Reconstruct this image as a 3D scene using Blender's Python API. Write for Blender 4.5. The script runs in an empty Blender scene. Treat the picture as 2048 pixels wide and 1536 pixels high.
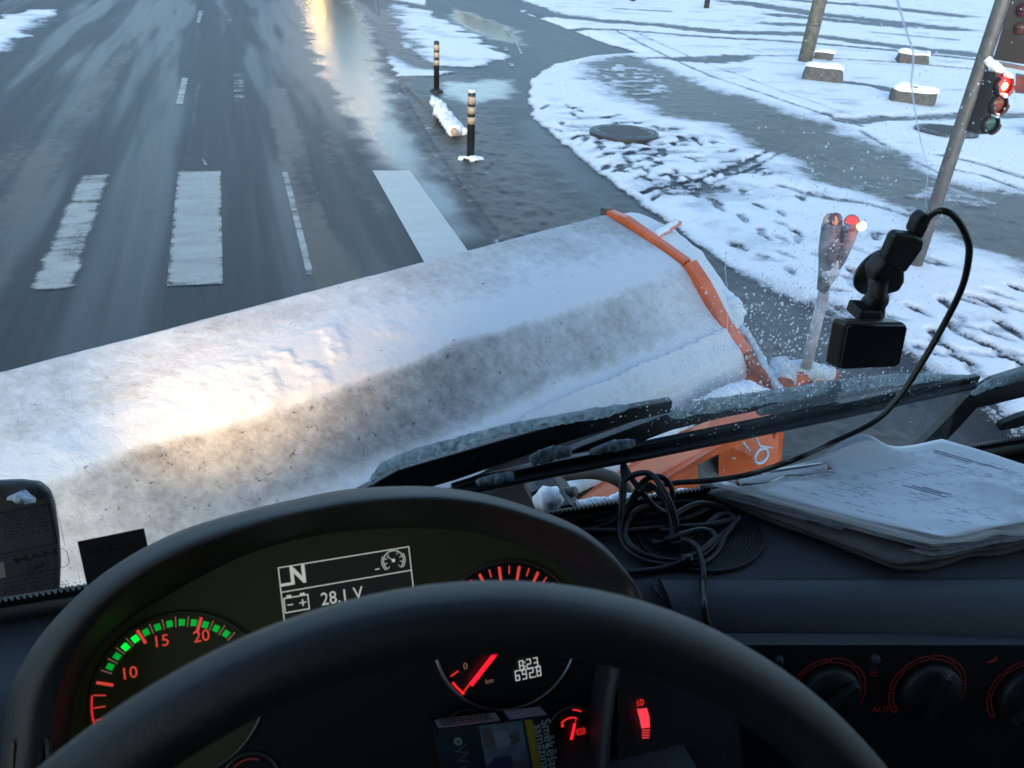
import bpy, math, random
import numpy as np
from math import radians, sin, cos, pi
from mathutils import Vector, Matrix, noise as mnoise

random.seed(7); RNG = np.random.default_rng(7)
S = bpy.context.scene
COL = S.collection

# ------------------------------------------------------------------ camera
EYE = Vector((0, 0, 2.4)); YAW, PITCH, ROLL, FPX = 0.32704, 0.50583, 0.052, 1671.0
_f = Vector((sin(YAW)*cos(PITCH), cos(YAW)*cos(PITCH), -sin(PITCH)))
_r = Vector((cos(YAW), -sin(YAW), 0)); _u = _r.cross(_f)
RGT = _r*cos(ROLL) + _u*sin(ROLL); UPV = -_r*sin(ROLL) + _u*cos(ROLL); FWD = _f
cd = bpy.data.cameras.new('camera'); cam = bpy.data.objects.new('camera', cd); COL.objects.link(cam)
cam.matrix_world = Matrix(((RGT.x, UPV.x, -FWD.x, EYE.x), (RGT.y, UPV.y, -FWD.y, EYE.y), (RGT.z, UPV.z, -FWD.z, EYE.z), (0, 0, 0, 1)))
cd.sensor_width = 36; cd.lens = 36*FPX/2048; cd.clip_start = 0.02; cd.clip_end = 4000
cd.dof.use_dof = True; cd.dof.focus_distance = 1.6; cd.dof.aperture_fstop = 15
S.camera = cam

# ------------------------------------------------------------------ world, sun, exposure
SUN_AZ, SUN_EL = radians(205), radians(14)
w = bpy.data.worlds.new('World'); S.world = w; w.use_nodes = True
wt = w.node_tree; bg = wt.nodes['Background']
sky = wt.nodes.new('ShaderNodeTexSky'); sky.sky_type = 'NISHITA'; sky.sun_disc = False
sky.sun_elevation = SUN_EL; sky.sun_rotation = SUN_AZ; sky.air_density = 1.0; sky.dust_density = 0.6; sky.ozone_density = 1.7
wt.links.new(sky.outputs[0], bg.inputs[0]); bg.inputs[1].default_value = 0.15
sl = bpy.data.lights.new('sun', 'SUN'); sl.energy = 0.7; sl.angle = radians(30); sl.color = (1, 0.95, 0.82)
so = bpy.data.objects.new('sun', sl); COL.objects.link(so)
so.rotation_euler = Vector((sin(SUN_AZ)*cos(SUN_EL), cos(SUN_AZ)*cos(SUN_EL), sin(SUN_EL))).to_track_quat('Z', 'Y').to_euler()
S.view_settings.view_transform = 'Standard'; S.view_settings.look = 'None'
S.view_settings.exposure = 1.68; S.view_settings.gamma = 1
S.render.engine = 'CYCLES'
S.cycles.use_denoising = True; S.cycles.max_bounces = 8; S.cycles.transparent_max_bounces = 12
S.cycles.sample_clamp_indirect = 6; S.cycles.caustics_reflective = False; S.cycles.caustics_refractive = False

# ------------------------------------------------------------------ where a photo pixel (2048 wide) meets a real surface
def ray(x, y): return (RGT*((x-1024)/FPX) + UPV*((768-y)/FPX) + FWD)
def Z(x, y, z=0.0):
    d = ray(x, y); return EYE + d*((z-EYE.z)/d.z)
def PL(x, y, p0, n):
    d = ray(x, y); return EYE + d*((p0-EYE).dot(n)/d.dot(n))
def YY(x, y, Y):
    d = ray(x, y); return EYE + d*(Y/d.y)
WN = Vector((0, 1, .17)).normalized(); WP = Vector((0, .69, 1.82))
def WS(x, y, off=0.0): return PL(x, y, WP + WN*off, WN)
def upright(base): return Vector((base.x, base.y, 0)).normalized()

# ------------------------------------------------------------------ materials
def mat(name, col, rough=.5, metal=0, spec=.5, emit=None, estr=0, bump=0, bscale=60, var=0, vscale=8, coat=0, vcol=None):
    m = bpy.data.materials.new(name); m.use_nodes = True; t = m.node_tree; b = t.nodes['Principled BSDF']
    b.inputs['Base Color'].default_value = (*col, 1); b.inputs['Roughness'].default_value = rough
    b.inputs['Metallic'].default_value = metal; b.inputs['Specular IOR Level'].default_value = spec
    b.inputs['Coat Weight'].default_value = coat
    if emit: b.inputs['Emission Color'].default_value = (*emit, 1); b.inputs['Emission Strength'].default_value = estr
    if var or bump:
        tc = t.nodes.new('ShaderNodeTexCoord')
    if var:
        n = t.nodes.new('ShaderNodeTexNoise'); n.inputs['Scale'].default_value = vscale; n.inputs['Detail'].default_value = 6
        n.inputs['Roughness'].default_value = .65
        r = t.nodes.new('ShaderNodeValToRGB'); r.color_ramp.elements[0].position = .35; r.color_ramp.elements[1].position = .68
        c2 = vcol or tuple(min(1, c*(1+var)) for c in col)
        r.color_ramp.elements[0].color = (*[c*(1-var*.6) for c in col], 1); r.color_ramp.elements[1].color = (*c2, 1)
        t.links.new(tc.outputs['Object'], n.inputs['Vector']); t.links.new(n.outputs['Fac'], r.inputs[0]); t.links.new(r.outputs[0], b.inputs['Base Color'])
        mr = t.nodes.new('ShaderNodeMapRange'); mr.inputs[3].default_value = max(.02, rough-.12); mr.inputs[4].default_value = min(1, rough+.15)
        t.links.new(n.outputs['Fac'], mr.inputs[0]); t.links.new(mr.outputs[0], b.inputs['Roughness'])
    if bump:
        n = t.nodes.new('ShaderNodeTexNoise'); n.inputs['Scale'].default_value = bscale; n.inputs['Detail'].default_value = 5
        bp = t.nodes.new('ShaderNodeBump'); bp.inputs['Strength'].default_value = bump; bp.inputs['Distance'].default_value = .004
        t.links.new(tc.outputs['Object'], n.inputs['Vector']); t.links.new(n.outputs['Fac'], bp.inputs['Height']); t.links.new(bp.outputs[0], b.inputs['Normal'])
    return m
def glow(name, col, s):
    m = bpy.data.materials.new(name); m.use_nodes = True; b = m.node_tree.nodes['Principled BSDF']
    b.inputs['Base Color'].default_value = (*[c*.3 for c in col], 1); b.inputs['Emission Color'].default_value = (*col, 1); b.inputs['Emission Strength'].default_value = s
    return m
M = {}
M['plastic'] = mat('dash_plastic', (.042, .0445, .047), .55, bump=.35, bscale=900, var=.15, vscale=14)
M['pad'] = mat('dash_pad', (.047, .050, .055), .38, bump=.3, bscale=900, var=.1, vscale=10)
M['plastic_dark'] = mat('black_plastic', (.012, .012, .013), .5, bump=.2, bscale=700)
M['plastic_hood'] = mat('hood_plastic', (.019, .020, .0225), .5, bump=.3, bscale=900, var=.12, vscale=20)
M['rim'] = mat('wheel_foam', (.009, .0095, .0108), .42, bump=.3, bscale=1200, var=.2, vscale=30)
M['rubber'] = mat('wiper_rubber', (.008, .009, .01), .55, var=.5, vscale=40)
M['wiper'] = mat('wiper_paint', (.010, .012, .014), .38, bump=.15, bscale=150, var=.6, vscale=25)
M['panel'] = mat('gauge_panel', (.008, .0095, .005), .6, emit=(.45, .55, .15), estr=.0022)  # olive glow of the panel backlight put into base colour and faint emission
M['lcd'] = mat('lcd_ground', (.01, .012, .011), .35, emit=(.4, .55, .5), estr=.004)
M['dial'] = mat('dial_black', (.006, .006, .007), .4)
M['chrome'] = mat('gauge_ring', (.42, .42, .43), .28, metal=1)
M['ring'] = mat('gauge_ring_dark', (.13, .13, .12), .4, metal=.8)
M['lcdtext'] = glow('lcd_lit', (.72, .8, .74), .16)
M['digits'] = glow('digits_lit', (.85, .87, .85), .19)
M['redtick'] = glow('tick_lit', (1, .09, .065), .19)
M['dimtick'] = glow('tick_dim', (.8, .42, .3), .06)
M['needle'] = glow('needle_lit', (1, .012, .03), .42)
M['redicon'] = glow('red_icon', (1, .025, .025), .3)
M['dimred'] = glow('dim_red_legend', (1, .12, .1), .006)
M['dimgrey'] = glow('dim_grey_legend', (.5, .5, .5), .008)
M['green'] = glow('green_led', (0, .62, .06), .17)
M['greenhot'] = glow('green_led_bright', (.0, 1, .05), .42)
M['orange'] = mat('plough_orange', (.70, .125, .028), .42, var=.22, vscale=9, bump=.2, bscale=60, coat=.15)
M['orange_dirty'] = mat('plough_orange_grimy', (.42, .085, .025), .6, var=.6, vscale=12, bump=.3, bscale=60)
M['steel'] = mat('grimy_steel', (.11, .105, .10), .55, metal=.3, var=.6, vscale=18, bump=.4, bscale=80)
M['snowysteel'] = mat('snow_specked_steel', (.05, .05, .05), .7, var=.6, vscale=20, bump=.8, bscale=60, vcol=(.34, .35, .37))
M['mastsnow'] = mat('snow_crusted_pole', (.30, .29, .28), .8, var=.35, vscale=14, bump=.8, bscale=60, vcol=(.62, .63, .64))
M['dark_steel'] = mat('dark_steel', (.022, .02, .02), .6, var=.7, vscale=14, bump=.3, bscale=70)
M['snow'] = mat('snow', (.86, .88, .9), .7, bump=.6, bscale=70, var=.05, vscale=10, spec=.3)
M['slushsnow'] = mat('icy_snow', (.62, .72, .77), .5, bump=1.0, bscale=260, var=.45, vscale=90, spec=.5, vcol=(.8, .86, .9))
M['paint_white'] = mat('lane_paint', (.5, .5, .47), .4)
M['bollard'] = mat('bollard_black', (.012, .012, .012), .5)
M['band'] = mat('bollard_band', (.42, .31, .23), .45, var=.2, vscale=40)
M['pole'] = mat('weathered_pole', (.10, .10, .088), .8, var=.45, vscale=9, bump=.5, bscale=40)
M['galv'] = mat('galvanised_pole', (.11, .11, .115), .5, metal=.3, var=.3, vscale=14)
M['signalbox'] = mat('signal_housing', (.018, .018, .02), .5, var=.4, vscale=30)
M['board'] = mat('signal_backboard', (.006, .006, .007), .6)
M['lens_amber'] = mat('lens_amber', (.15, .035, .015), .15, coat=.5)
M['lens_green'] = mat('lens_green', (.02, .06, .06), .15, coat=.5)
M['lens_reddim'] = mat('lens_red_dim', (.05, .010, .012), .2)
M['redlamp'] = glow('red_signal_lit', (1, .018, .02), .9)
M['redhot'] = glow('red_signal_core', (1, .48, .12), 7)
M['marker_red'] = glow('marker_red_lit', (1, .25, .07), 6)
M['amber_lens'] = mat('marker_amber', (.62, .40, .22), .25, emit=(1, .6, .25), estr=.03, coat=.5, var=.4, vscale=45)
M['stone'] = mat('stone', (.075, .077, .078), .85, var=.55, vscale=14, bump=.8, bscale=30)
M['iron'] = mat('cast_iron', (.045, .045, .047), .45, metal=.5, var=.4, vscale=30, bump=.3, bscale=60)
M['cord'] = mat('cable_black', (.012, .0125, .014), .38)
M['cam'] = mat('camera_black', (.008, .008, .009), .5, bump=.2, bscale=800)
M['camside'] = mat('camera_side', (.05, .045, .042), .4)
M['screen'] = mat('camera_screen', (.004, .004, .005), .35)
M['folder'] = mat('worn_folder', (.10, .085, .075), .85, var=.5, vscale=25, bump=.5, bscale=90)
M['ink'] = mat('print_ink', (.20, .22, .28), .7)
M['ink_faint'] = mat('faint_ink', (.45, .48, .54), .7)
M['metal'] = mat('clip_steel', (.55, .55, .55), .25, metal=1)
M['redtip'] = mat('clip_tip', (.5, .12, .1), .4)
M['film'] = mat('cling_film', (.7, .72, .74), .2, bump=1, bscale=50)
M['pack_blue'] = mat('pack_navy', (.006, .014, .02), .35, coat=.3)
M['pack_white'] = mat('pack_label', (.34, .36, .38), .5)
M['pack_black'] = mat('pack_black', (.006, .006, .008), .4)
M['pack_yellow'] = mat('pack_yellow', (.24, .18, .012), .5)
M['pack_text'] = mat('pack_lettering', (.42, .42, .42), .5)
M['pack_photo'] = mat('pack_photo', (.07, .09, .115), .45, var=.5, vscale=60)
M['pack_skin'] = mat('pack_photo_skin', (.07, .055, .05), .5)
M['pack_pale'] = mat('pack_photo_pale', (.13, .15, .17), .5)
M['pack_cloth'] = mat('pack_photo_cloth', (.015, .02, .05), .5)
M['pack_teal'] = mat('pack_emblem', (.12, .2, .18), .5)
M['card'] = mat('black_card', (.012, .013, .014), .6)
M['card_ink'] = mat('card_print', (.004, .004, .004), .7)
M['frit'] = mat('frit_enamel', (.004, .004, .004), .4)
M['headliner'] = mat('cab_lining', (.10, .10, .10), .9)
M['lamp_black'] = mat('lamp_housing', (.085, .087, .09), .5, bump=.2, bscale=300, var=.3, vscale=20)  # black housing greyed: glare on the windshield is put into its colour
M['seat'] = mat('seat_cloth', (.025, .026, .03), .9)
M['cabpaint'] = mat('cab_orange_paint', (.62, .13, .03), .35, coat=.3)
M['hose'] = mat('hose', (.09, .08, .065), .6, var=.4, vscale=40, bump=.4, bscale=200)

M['softsnow'] = mat('backlit_snow', (.80, .87, .90), .6, bump=1.0, bscale=260, var=.3, vscale=90)
_t = M['softsnow'].node_tree; _tl = _t.nodes.new('ShaderNodeBsdfTranslucent'); _tl.inputs[0].default_value = (.86, .94, .97, 1); _mx = _t.nodes.new('ShaderNodeMixShader'); _ns = _t.nodes.new('ShaderNodeTexNoise'); _ns.inputs['Scale'].default_value = 160; _ns.inputs['Detail'].default_value = 6
_tc = _t.nodes.new('ShaderNodeTexCoord'); _mr = _t.nodes.new('ShaderNodeMapRange'); _mr.inputs[1].default_value = .3; _mr.inputs[2].default_value = .7; _mr.inputs[3].default_value = .1; _mr.inputs[4].default_value = .8
_t.links.new(_tc.outputs['Object'], _ns.inputs['Vector']); _t.links.new(_ns.outputs['Fac'], _mr.inputs[0]); _t.links.new(_mr.outputs[0], _mx.inputs[0]); _t.links.new(_t.nodes['Principled BSDF'].outputs[0], _mx.inputs[1]); _t.links.new(_tl.outputs[0], _mx.inputs[2]); _t.links.new(_mx.outputs[0], _t.nodes['Material Output'].inputs[0])
def paper_mat():
    m = mat('paper', (.93, .94, .96), .75); t = m.node_tree; b = t.nodes['Principled BSDF']
    return m
M['paper'] = paper_mat()
M['paper_edge'] = mat('paper_edge_worn', (.33, .31, .33), .85, var=.4, vscale=60)

def glass_mat():
    m = bpy.data.materials.new('windshield_glass'); m.use_nodes = True; t = m.node_tree; t.nodes.clear()
    o = t.nodes.new('ShaderNodeOutputMaterial'); tr = t.nodes.new('ShaderNodeBsdfTransparent'); tr.inputs[0].default_value = (.93, .965, .965, 1)
    gl = t.nodes.new('ShaderNodeBsdfGlossy'); gl.inputs['Roughness'].default_value = .02
    fr = t.nodes.new('ShaderNodeFresnel'); fr.inputs[0].default_value = 1.25
    mx = t.nodes.new('ShaderNodeMixShader'); t.links.new(fr.outputs[0], mx.inputs[0]); t.links.new(tr.outputs[0], mx.inputs[1]); t.links.new(gl.outputs[0], mx.inputs[2])
    # thin film of dried spray on the outside, stronger where the wipers do not reach
    tl = t.nodes.new('ShaderNodeBsdfTranslucent'); tl.inputs[0].default_value = (.85, .88, .9, 1)
    tc = t.nodes.new('ShaderNodeTexCoord'); at = t.nodes.new('ShaderNodeAttribute'); at.attribute_name = 'spray'
    n = t.nodes.new('ShaderNodeTexNoise'); n.inputs['Scale'].default_value = 16; n.inputs['Detail'].default_value = 8; n.inputs['Roughness'].default_value = .7
    t.links.new(tc.outputs['Object'], n.inputs['Vector'])
    mu = t.nodes.new('ShaderNodeMath'); mu.operation = 'MULTIPLY'; t.links.new(n.outputs['Fac'], mu.inputs[0]); t.links.new(at.outputs['Fac'], mu.inputs[1])
    m2 = t.nodes.new('ShaderNodeMixShader'); t.links.new(mu.outputs[0], m2.inputs[0]); t.links.new(mx.outputs[0], m2.inputs[1]); t.links.new(tl.outputs[0], m2.inputs[2])
    t.links.new(m2.outputs[0], o.inputs[0]); return m
M['glass'] = glass_mat()
def drop_mat():
    m = bpy.data.materials.new('water_drop'); m.use_nodes = True; t = m.node_tree; t.nodes.clear()
    o = t.nodes.new('ShaderNodeOutputMaterial'); g = t.nodes.new('ShaderNodeBsdfRefraction'); g.inputs['IOR'].default_value = 1.33; g.inputs['Roughness'].default_value = .05
    gl = t.nodes.new('ShaderNodeBsdfGlossy'); gl.inputs['Roughness'].default_value = .05
    tl = t.nodes.new('ShaderNodeBsdfTranslucent'); tl.inputs[0].default_value = (.9, .92, .95, 1)
    fr = t.nodes.new('ShaderNodeFresnel'); fr.inputs[0].default_value = 1.33
    mx = t.nodes.new('ShaderNodeMixShader'); m2 = t.nodes.new('ShaderNodeMixShader'); m2.inputs[0].default_value = .25
    t.links.new(fr.outputs[0], mx.inputs[0]); t.links.new(g.outputs[0], mx.inputs[1]); t.links.new(gl.outputs[0], mx.inputs[2])
    t.links.new(mx.outputs[0], m2.inputs[1]); t.links.new(tl.outputs[0], m2.inputs[2]); t.links.new(m2.outputs[0], o.inputs[0]); return m
M['drop'] = drop_mat()

def ground_mat():
    """one wet winter ground: attribute cover = (snow, slush, wet)"""
    m = bpy.data.materials.new('winter_ground'); m.use_nodes = True; t = m.node_tree; b = t.nodes['Principled BSDF']; L = t.links.new
    at = t.nodes.new('ShaderNodeAttribute'); at.attribute_name = 'cover'; sp = t.nodes.new('ShaderNodeSeparateColor'); L(at.outputs['Color'], sp.inputs[0])
    tc = t.nodes.new('ShaderNodeTexCoord')
    def nz(scale, detail=6, rough=.6, st=None):
        n = t.nodes.new('ShaderNodeTexNoise'); n.inputs['Scale'].default_value = scale; n.inputs['Detail'].default_value = detail; n.inputs['Roughness'].default_value = rough
        if st:
            mp = t.nodes.new('ShaderNodeMapping'); mp.inputs['Scale'].default_value = st; L(tc.outputs['Object'], mp.inputs[0]); L(mp.outputs[0], n.inputs['Vector'])
        else: L(tc.outputs['Object'], n.inputs['Vector'])
        return n.outputs['Fac']
    def ma(op, a, c, d=None):
        k = t.nodes.new('ShaderNodeMath'); k.operation = op
        for i, v in enumerate((a, c, d)):
            if v is None: continue
            if isinstance(v, (int, float)): k.inputs[i].default_value = v
            else: L(v, k.inputs[i])
        return k.outputs[0]
    def mr(v, a0, a1, b0, b1):
        k = t.nodes.new('ShaderNodeMapRange'); k.interpolation_type = 'SMOOTHSTEP'; L(v, k.inputs[0])
        for i, q in enumerate((a0, a1, b0, b1)): k.inputs[i+1].default_value = q
        return k.outputs[0]
    def mix(f, a, c):
        k = t.nodes.new('ShaderNodeMix'); k.data_type = 'RGBA'; L(f, k.inputs[0])
        for i, v in ((6, a), (7, c)):
            if isinstance(v, tuple): k.inputs[i].default_value = (*v, 1)
            else: L(v, k.inputs[i])
        return k.outputs[2]
    def mixf(f, a, c):
        k = t.nodes.new('ShaderNodeMix'); L(f, k.inputs[0])
        for i, v in ((2, a), (3, c)):
            if isinstance(v, (int, float)): k.inputs[i].default_value = v
            else: L(v, k.inputs[i])
        return k.outputs[0]
    fine = nz(55, 5, .7); mid = nz(7, 7, .65); big = nz(1.3, 4); grit = nz(160, 3, .7); streak = nz(1, 6, .6, (3.2, .16, 1))
    snowv = ma('ADD', sp.outputs[0], ma('MULTIPLY', ma('SUBTRACT', ma('ADD', ma('MULTIPLY', fine, .5), ma('MULTIPLY', mid, .5)), .5), 1.5))
    sf = mr(snowv, .38, .62, 0, 1)
    slv = ma('ADD', sp.outputs[1], ma('MULTIPLY', ma('SUBTRACT', mid, .5), 1.1)); slf = mr(slv, .3, .8, 0, 1)
    asp = mix(fine, (.009, .011, .013), (.024, .027, .030)); asp = mix(mr(streak, .35, .7, 0, 1), asp, mix(fine, (.014, .0155, .017), (.029, .031, .033)))
    asp = mix(mr(grit, .66, .74, 0, .6), asp, (.07, .07, .07))
    ln = t.nodes.new('ShaderNodeTexNoise'); ln.inputs['Scale'].default_value = 1; ln.inputs['Detail'].default_value = 6; mp2 = t.nodes.new('ShaderNodeMapping'); mp2.inputs['Scale'].default_value = (11, .22, 1); L(tc.outputs['Object'], mp2.inputs[0]); L(mp2.outputs[0], ln.inputs['Vector'])
    asp = mix(mr(ln.outputs['Fac'], .48, .70, 0, .5), asp, (.046, .043, .040)); asp = mix(mr(ln.outputs['Fac'], .46, .30, 0, .7), asp, (.010, .011, .012))
    slc = mix(fine, (.020, .017, .015), (.075, .064, .054)); slc = mix(mr(grit, .6, .72, 0, .8), slc, (.3, .31, .32))
    snc = mix(big, (.80, .83, .87), (.88, .89, .90)); snc = mix(mr(snowv, .5, 1.0, 0, 1), (.50, .54, .58), snc)
    col = mix(sf, mix(slf, asp, slc), snc); L(col, b.inputs['Base Color'])
    ra = mixf(sp.outputs[2], mixf(streak, .46, .62), mixf(mid, .05, .13))
    rg = mixf(sf, mixf(slf, ra, mixf(fine, .16, .55)), .65); L(rg, b.inputs['Roughness'])
    sl_ = mixf(sp.outputs[2], .20, .42); L(mixf(sf, sl_, .3), b.inputs['Specular IOR Level'])
    bw = mixf(sf, mixf(slf, mixf(sp.outputs[2], .55, .16), 1.0), .7)
    h = ma('ADD', ma('MULTIPLY', fine, .6), ma('MULTIPLY', grit, .25)); h = ma('ADD', h, ma('MULTIPLY', sf, .3))
    bp = t.nodes.new('ShaderNodeBump'); bp.inputs['Distance'].default_value = .012; L(bw, bp.inputs['Strength']); L(h, bp.inputs['Height']); L(bp.outputs[0], b.inputs['Normal'])
    return m
M['ground'] = ground_mat()
def worn_paint(name, wear, col=(.38, .37, .33), stretch=(1.4, 3.6, 1), fw=.42):
    """paint that is worn away in lateral smears; where it is gone the road below shows"""
    m = bpy.data.materials.new(name); m.use_nodes = True; t = m.node_tree; b = t.nodes['Principled BSDF']; L = t.links.new; out = t.nodes['Material Output']
    tc = t.nodes.new('ShaderNodeTexCoord'); at = t.nodes.new('ShaderNodeAttribute'); at.attribute_name = 'fade'
    def nz(sc, st, d=7, r=.68):
        mp = t.nodes.new('ShaderNodeMapping'); mp.inputs['Scale'].default_value = st; n = t.nodes.new('ShaderNodeTexNoise'); n.inputs['Scale'].default_value = sc; n.inputs['Detail'].default_value = d; n.inputs['Roughness'].default_value = r
        L(tc.outputs['Object'], mp.inputs[0]); L(mp.outputs[0], n.inputs['Vector']); return n.outputs['Fac']
    def ma(op, a, c, d=0.0):
        k = t.nodes.new('ShaderNodeMath'); k.operation = op
        for i, v in enumerate((a, c, d)):
            if isinstance(v, (int, float)): k.inputs[i].default_value = v
            else: L(v, k.inputs[i])
        return k.outputs[0]
    n1 = nz(1.3, stretch); n2 = nz(70, (1, 1, 1), 4); n3 = nz(1, (9, .5, 1))
    v = ma('MULTIPLY_ADD', n2, .30, ma('MULTIPLY_ADD', n1, 1.0, ma('MULTIPLY', n3, .35))); v = ma('MULTIPLY_ADD', at.outputs['Fac'], fw, v)
    r = t.nodes.new('ShaderNodeMapRange'); r.interpolation_type = 'SMOOTHSTEP'; L(v, r.inputs[0]); r.inputs[1].default_value = wear+.30; r.inputs[2].default_value = wear+.62
    r2 = t.nodes.new('ShaderNodeValToRGB'); r2.color_ramp.elements[0].color = (*[c*(.75 if 'crisp' in name else .45) for c in col], 1); r2.color_ramp.elements[1].color = (*col, 1)
    r2.color_ramp.elements[0].position = .36; r2.color_ramp.elements[1].position = .66
    L(ma('MULTIPLY_ADD', n2, .5, ma('MULTIPLY', n1, .5)), r2.inputs[0]); L(r2.outputs[0], b.inputs['Base Color']); b.inputs['Roughness'].default_value = .42
    tr = t.nodes.new('ShaderNodeBsdfTransparent'); mx = t.nodes.new('ShaderNodeMixShader'); L(r.outputs[0], mx.inputs[0]); L(tr.outputs[0], mx.inputs[1]); L(b.outputs[0], mx.inputs[2]); L(mx.outputs[0], out.inputs[0])
    return m

def plough_snow_mat():
    m = bpy.data.materials.new('plough_snow_dust'); m.use_nodes = True; t = m.node_tree; b = t.nodes['Principled BSDF']; L = t.links.new
    at = t.nodes.new('ShaderNodeAttribute'); at.attribute_name = 'dirt'; tc = t.nodes.new('ShaderNodeTexCoord')
    def nz(s, d=6, r=.65):
        n = t.nodes.new('ShaderNodeTexNoise'); n.inputs['Scale'].default_value = s; n.inputs['Detail'].default_value = d; n.inputs['Roughness'].default_value = r
        L(tc.outputs['Object'], n.inputs['Vector']); return n.outputs['Fac']
    big, mid, grit = nz(2.6, 5), nz(22, 8, .78), nz(48, 4, .62)
    def ma(op, a, c):
        k = t.nodes.new('ShaderNodeMath'); k.operation = op
        for i, v in enumerate((a, c)):
            if isinstance(v, (int, float)): k.inputs[i].default_value = v
            else: L(v, k.inputs[i])
        return k.outputs[0]
    dv = ma('ADD', at.outputs['Fac'], ma('ADD', ma('MULTIPLY', ma('SUBTRACT', big, .5), .8), ma('MULTIPLY', ma('SUBTRACT', mid, .5), .9)))
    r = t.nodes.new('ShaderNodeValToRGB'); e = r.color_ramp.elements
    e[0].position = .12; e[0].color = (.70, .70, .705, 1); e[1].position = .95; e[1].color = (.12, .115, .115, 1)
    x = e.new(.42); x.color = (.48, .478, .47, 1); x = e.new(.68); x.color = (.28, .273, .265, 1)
    L(dv, r.inputs[0])
    g = t.nodes.new('ShaderNodeMapRange'); L(ma('ADD', grit, ma('MULTIPLY', dv, .10)), g.inputs[0]); g.inputs[1].default_value = .69; g.inputs[2].default_value = .75; g.inputs[4].default_value = .75
    mx = t.nodes.new('ShaderNodeMix'); mx.data_type = 'RGBA'; L(g.outputs[0], mx.inputs[0]); L(r.outputs[0], mx.inputs[6]); mx.inputs[7].default_value = (.06, .058, .055, 1)
    L(mx.outputs[2], b.inputs['Base Color']); b.inputs['Roughness'].default_value = .6; b.inputs['Specular IOR Level'].default_value = .3
    bp = t.nodes.new('ShaderNodeBump'); bp.inputs['Strength'].default_value = .5; bp.inputs['Distance'].default_value = .01
    L(ma('ADD', mid, ma('MULTIPLY', grit, .4)), bp.inputs['Height']); L(bp.outputs[0], b.inputs['Normal'])
    return m
M['ploughsnow'] = plough_snow_mat()

# ------------------------------------------------------------------ mesh helpers
def link(name, verts, faces, m, parent=None, smooth=False):
    me = bpy.data.meshes.new(name); me.from_pydata([tuple(v) for v in verts], [], faces); me.materials.append(m)
    if smooth: me.polygons.foreach_set('use_smooth', [True]*len(me.polygons))
    me.update(); o = bpy.data.objects.new(name, me); COL.objects.link(o)
    if parent is not None:
        o.parent = parent
        if parent.type == 'EMPTY' and not parent.get('_loc'): o.matrix_parent_inverse = Matrix.Translation(-parent.location)
    return o
def thing(name, label, cat, loc, group=None, local=False):
    o = bpy.data.objects.new(name, None); COL.objects.link(o); o.location = loc; o.empty_display_size = .1
    o['label'] = label; o['category'] = cat
    if group: o['group'] = group
    if local: LOCAL.add(o)
    return o
LOCAL = set()
def tag(o, label=None, cat=None, group=None, kind=None):
    if label: o['label'] = label
    if cat: o['category'] = cat
    if group: o['group'] = group
    if kind: o['kind'] = kind
    return o
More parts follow.
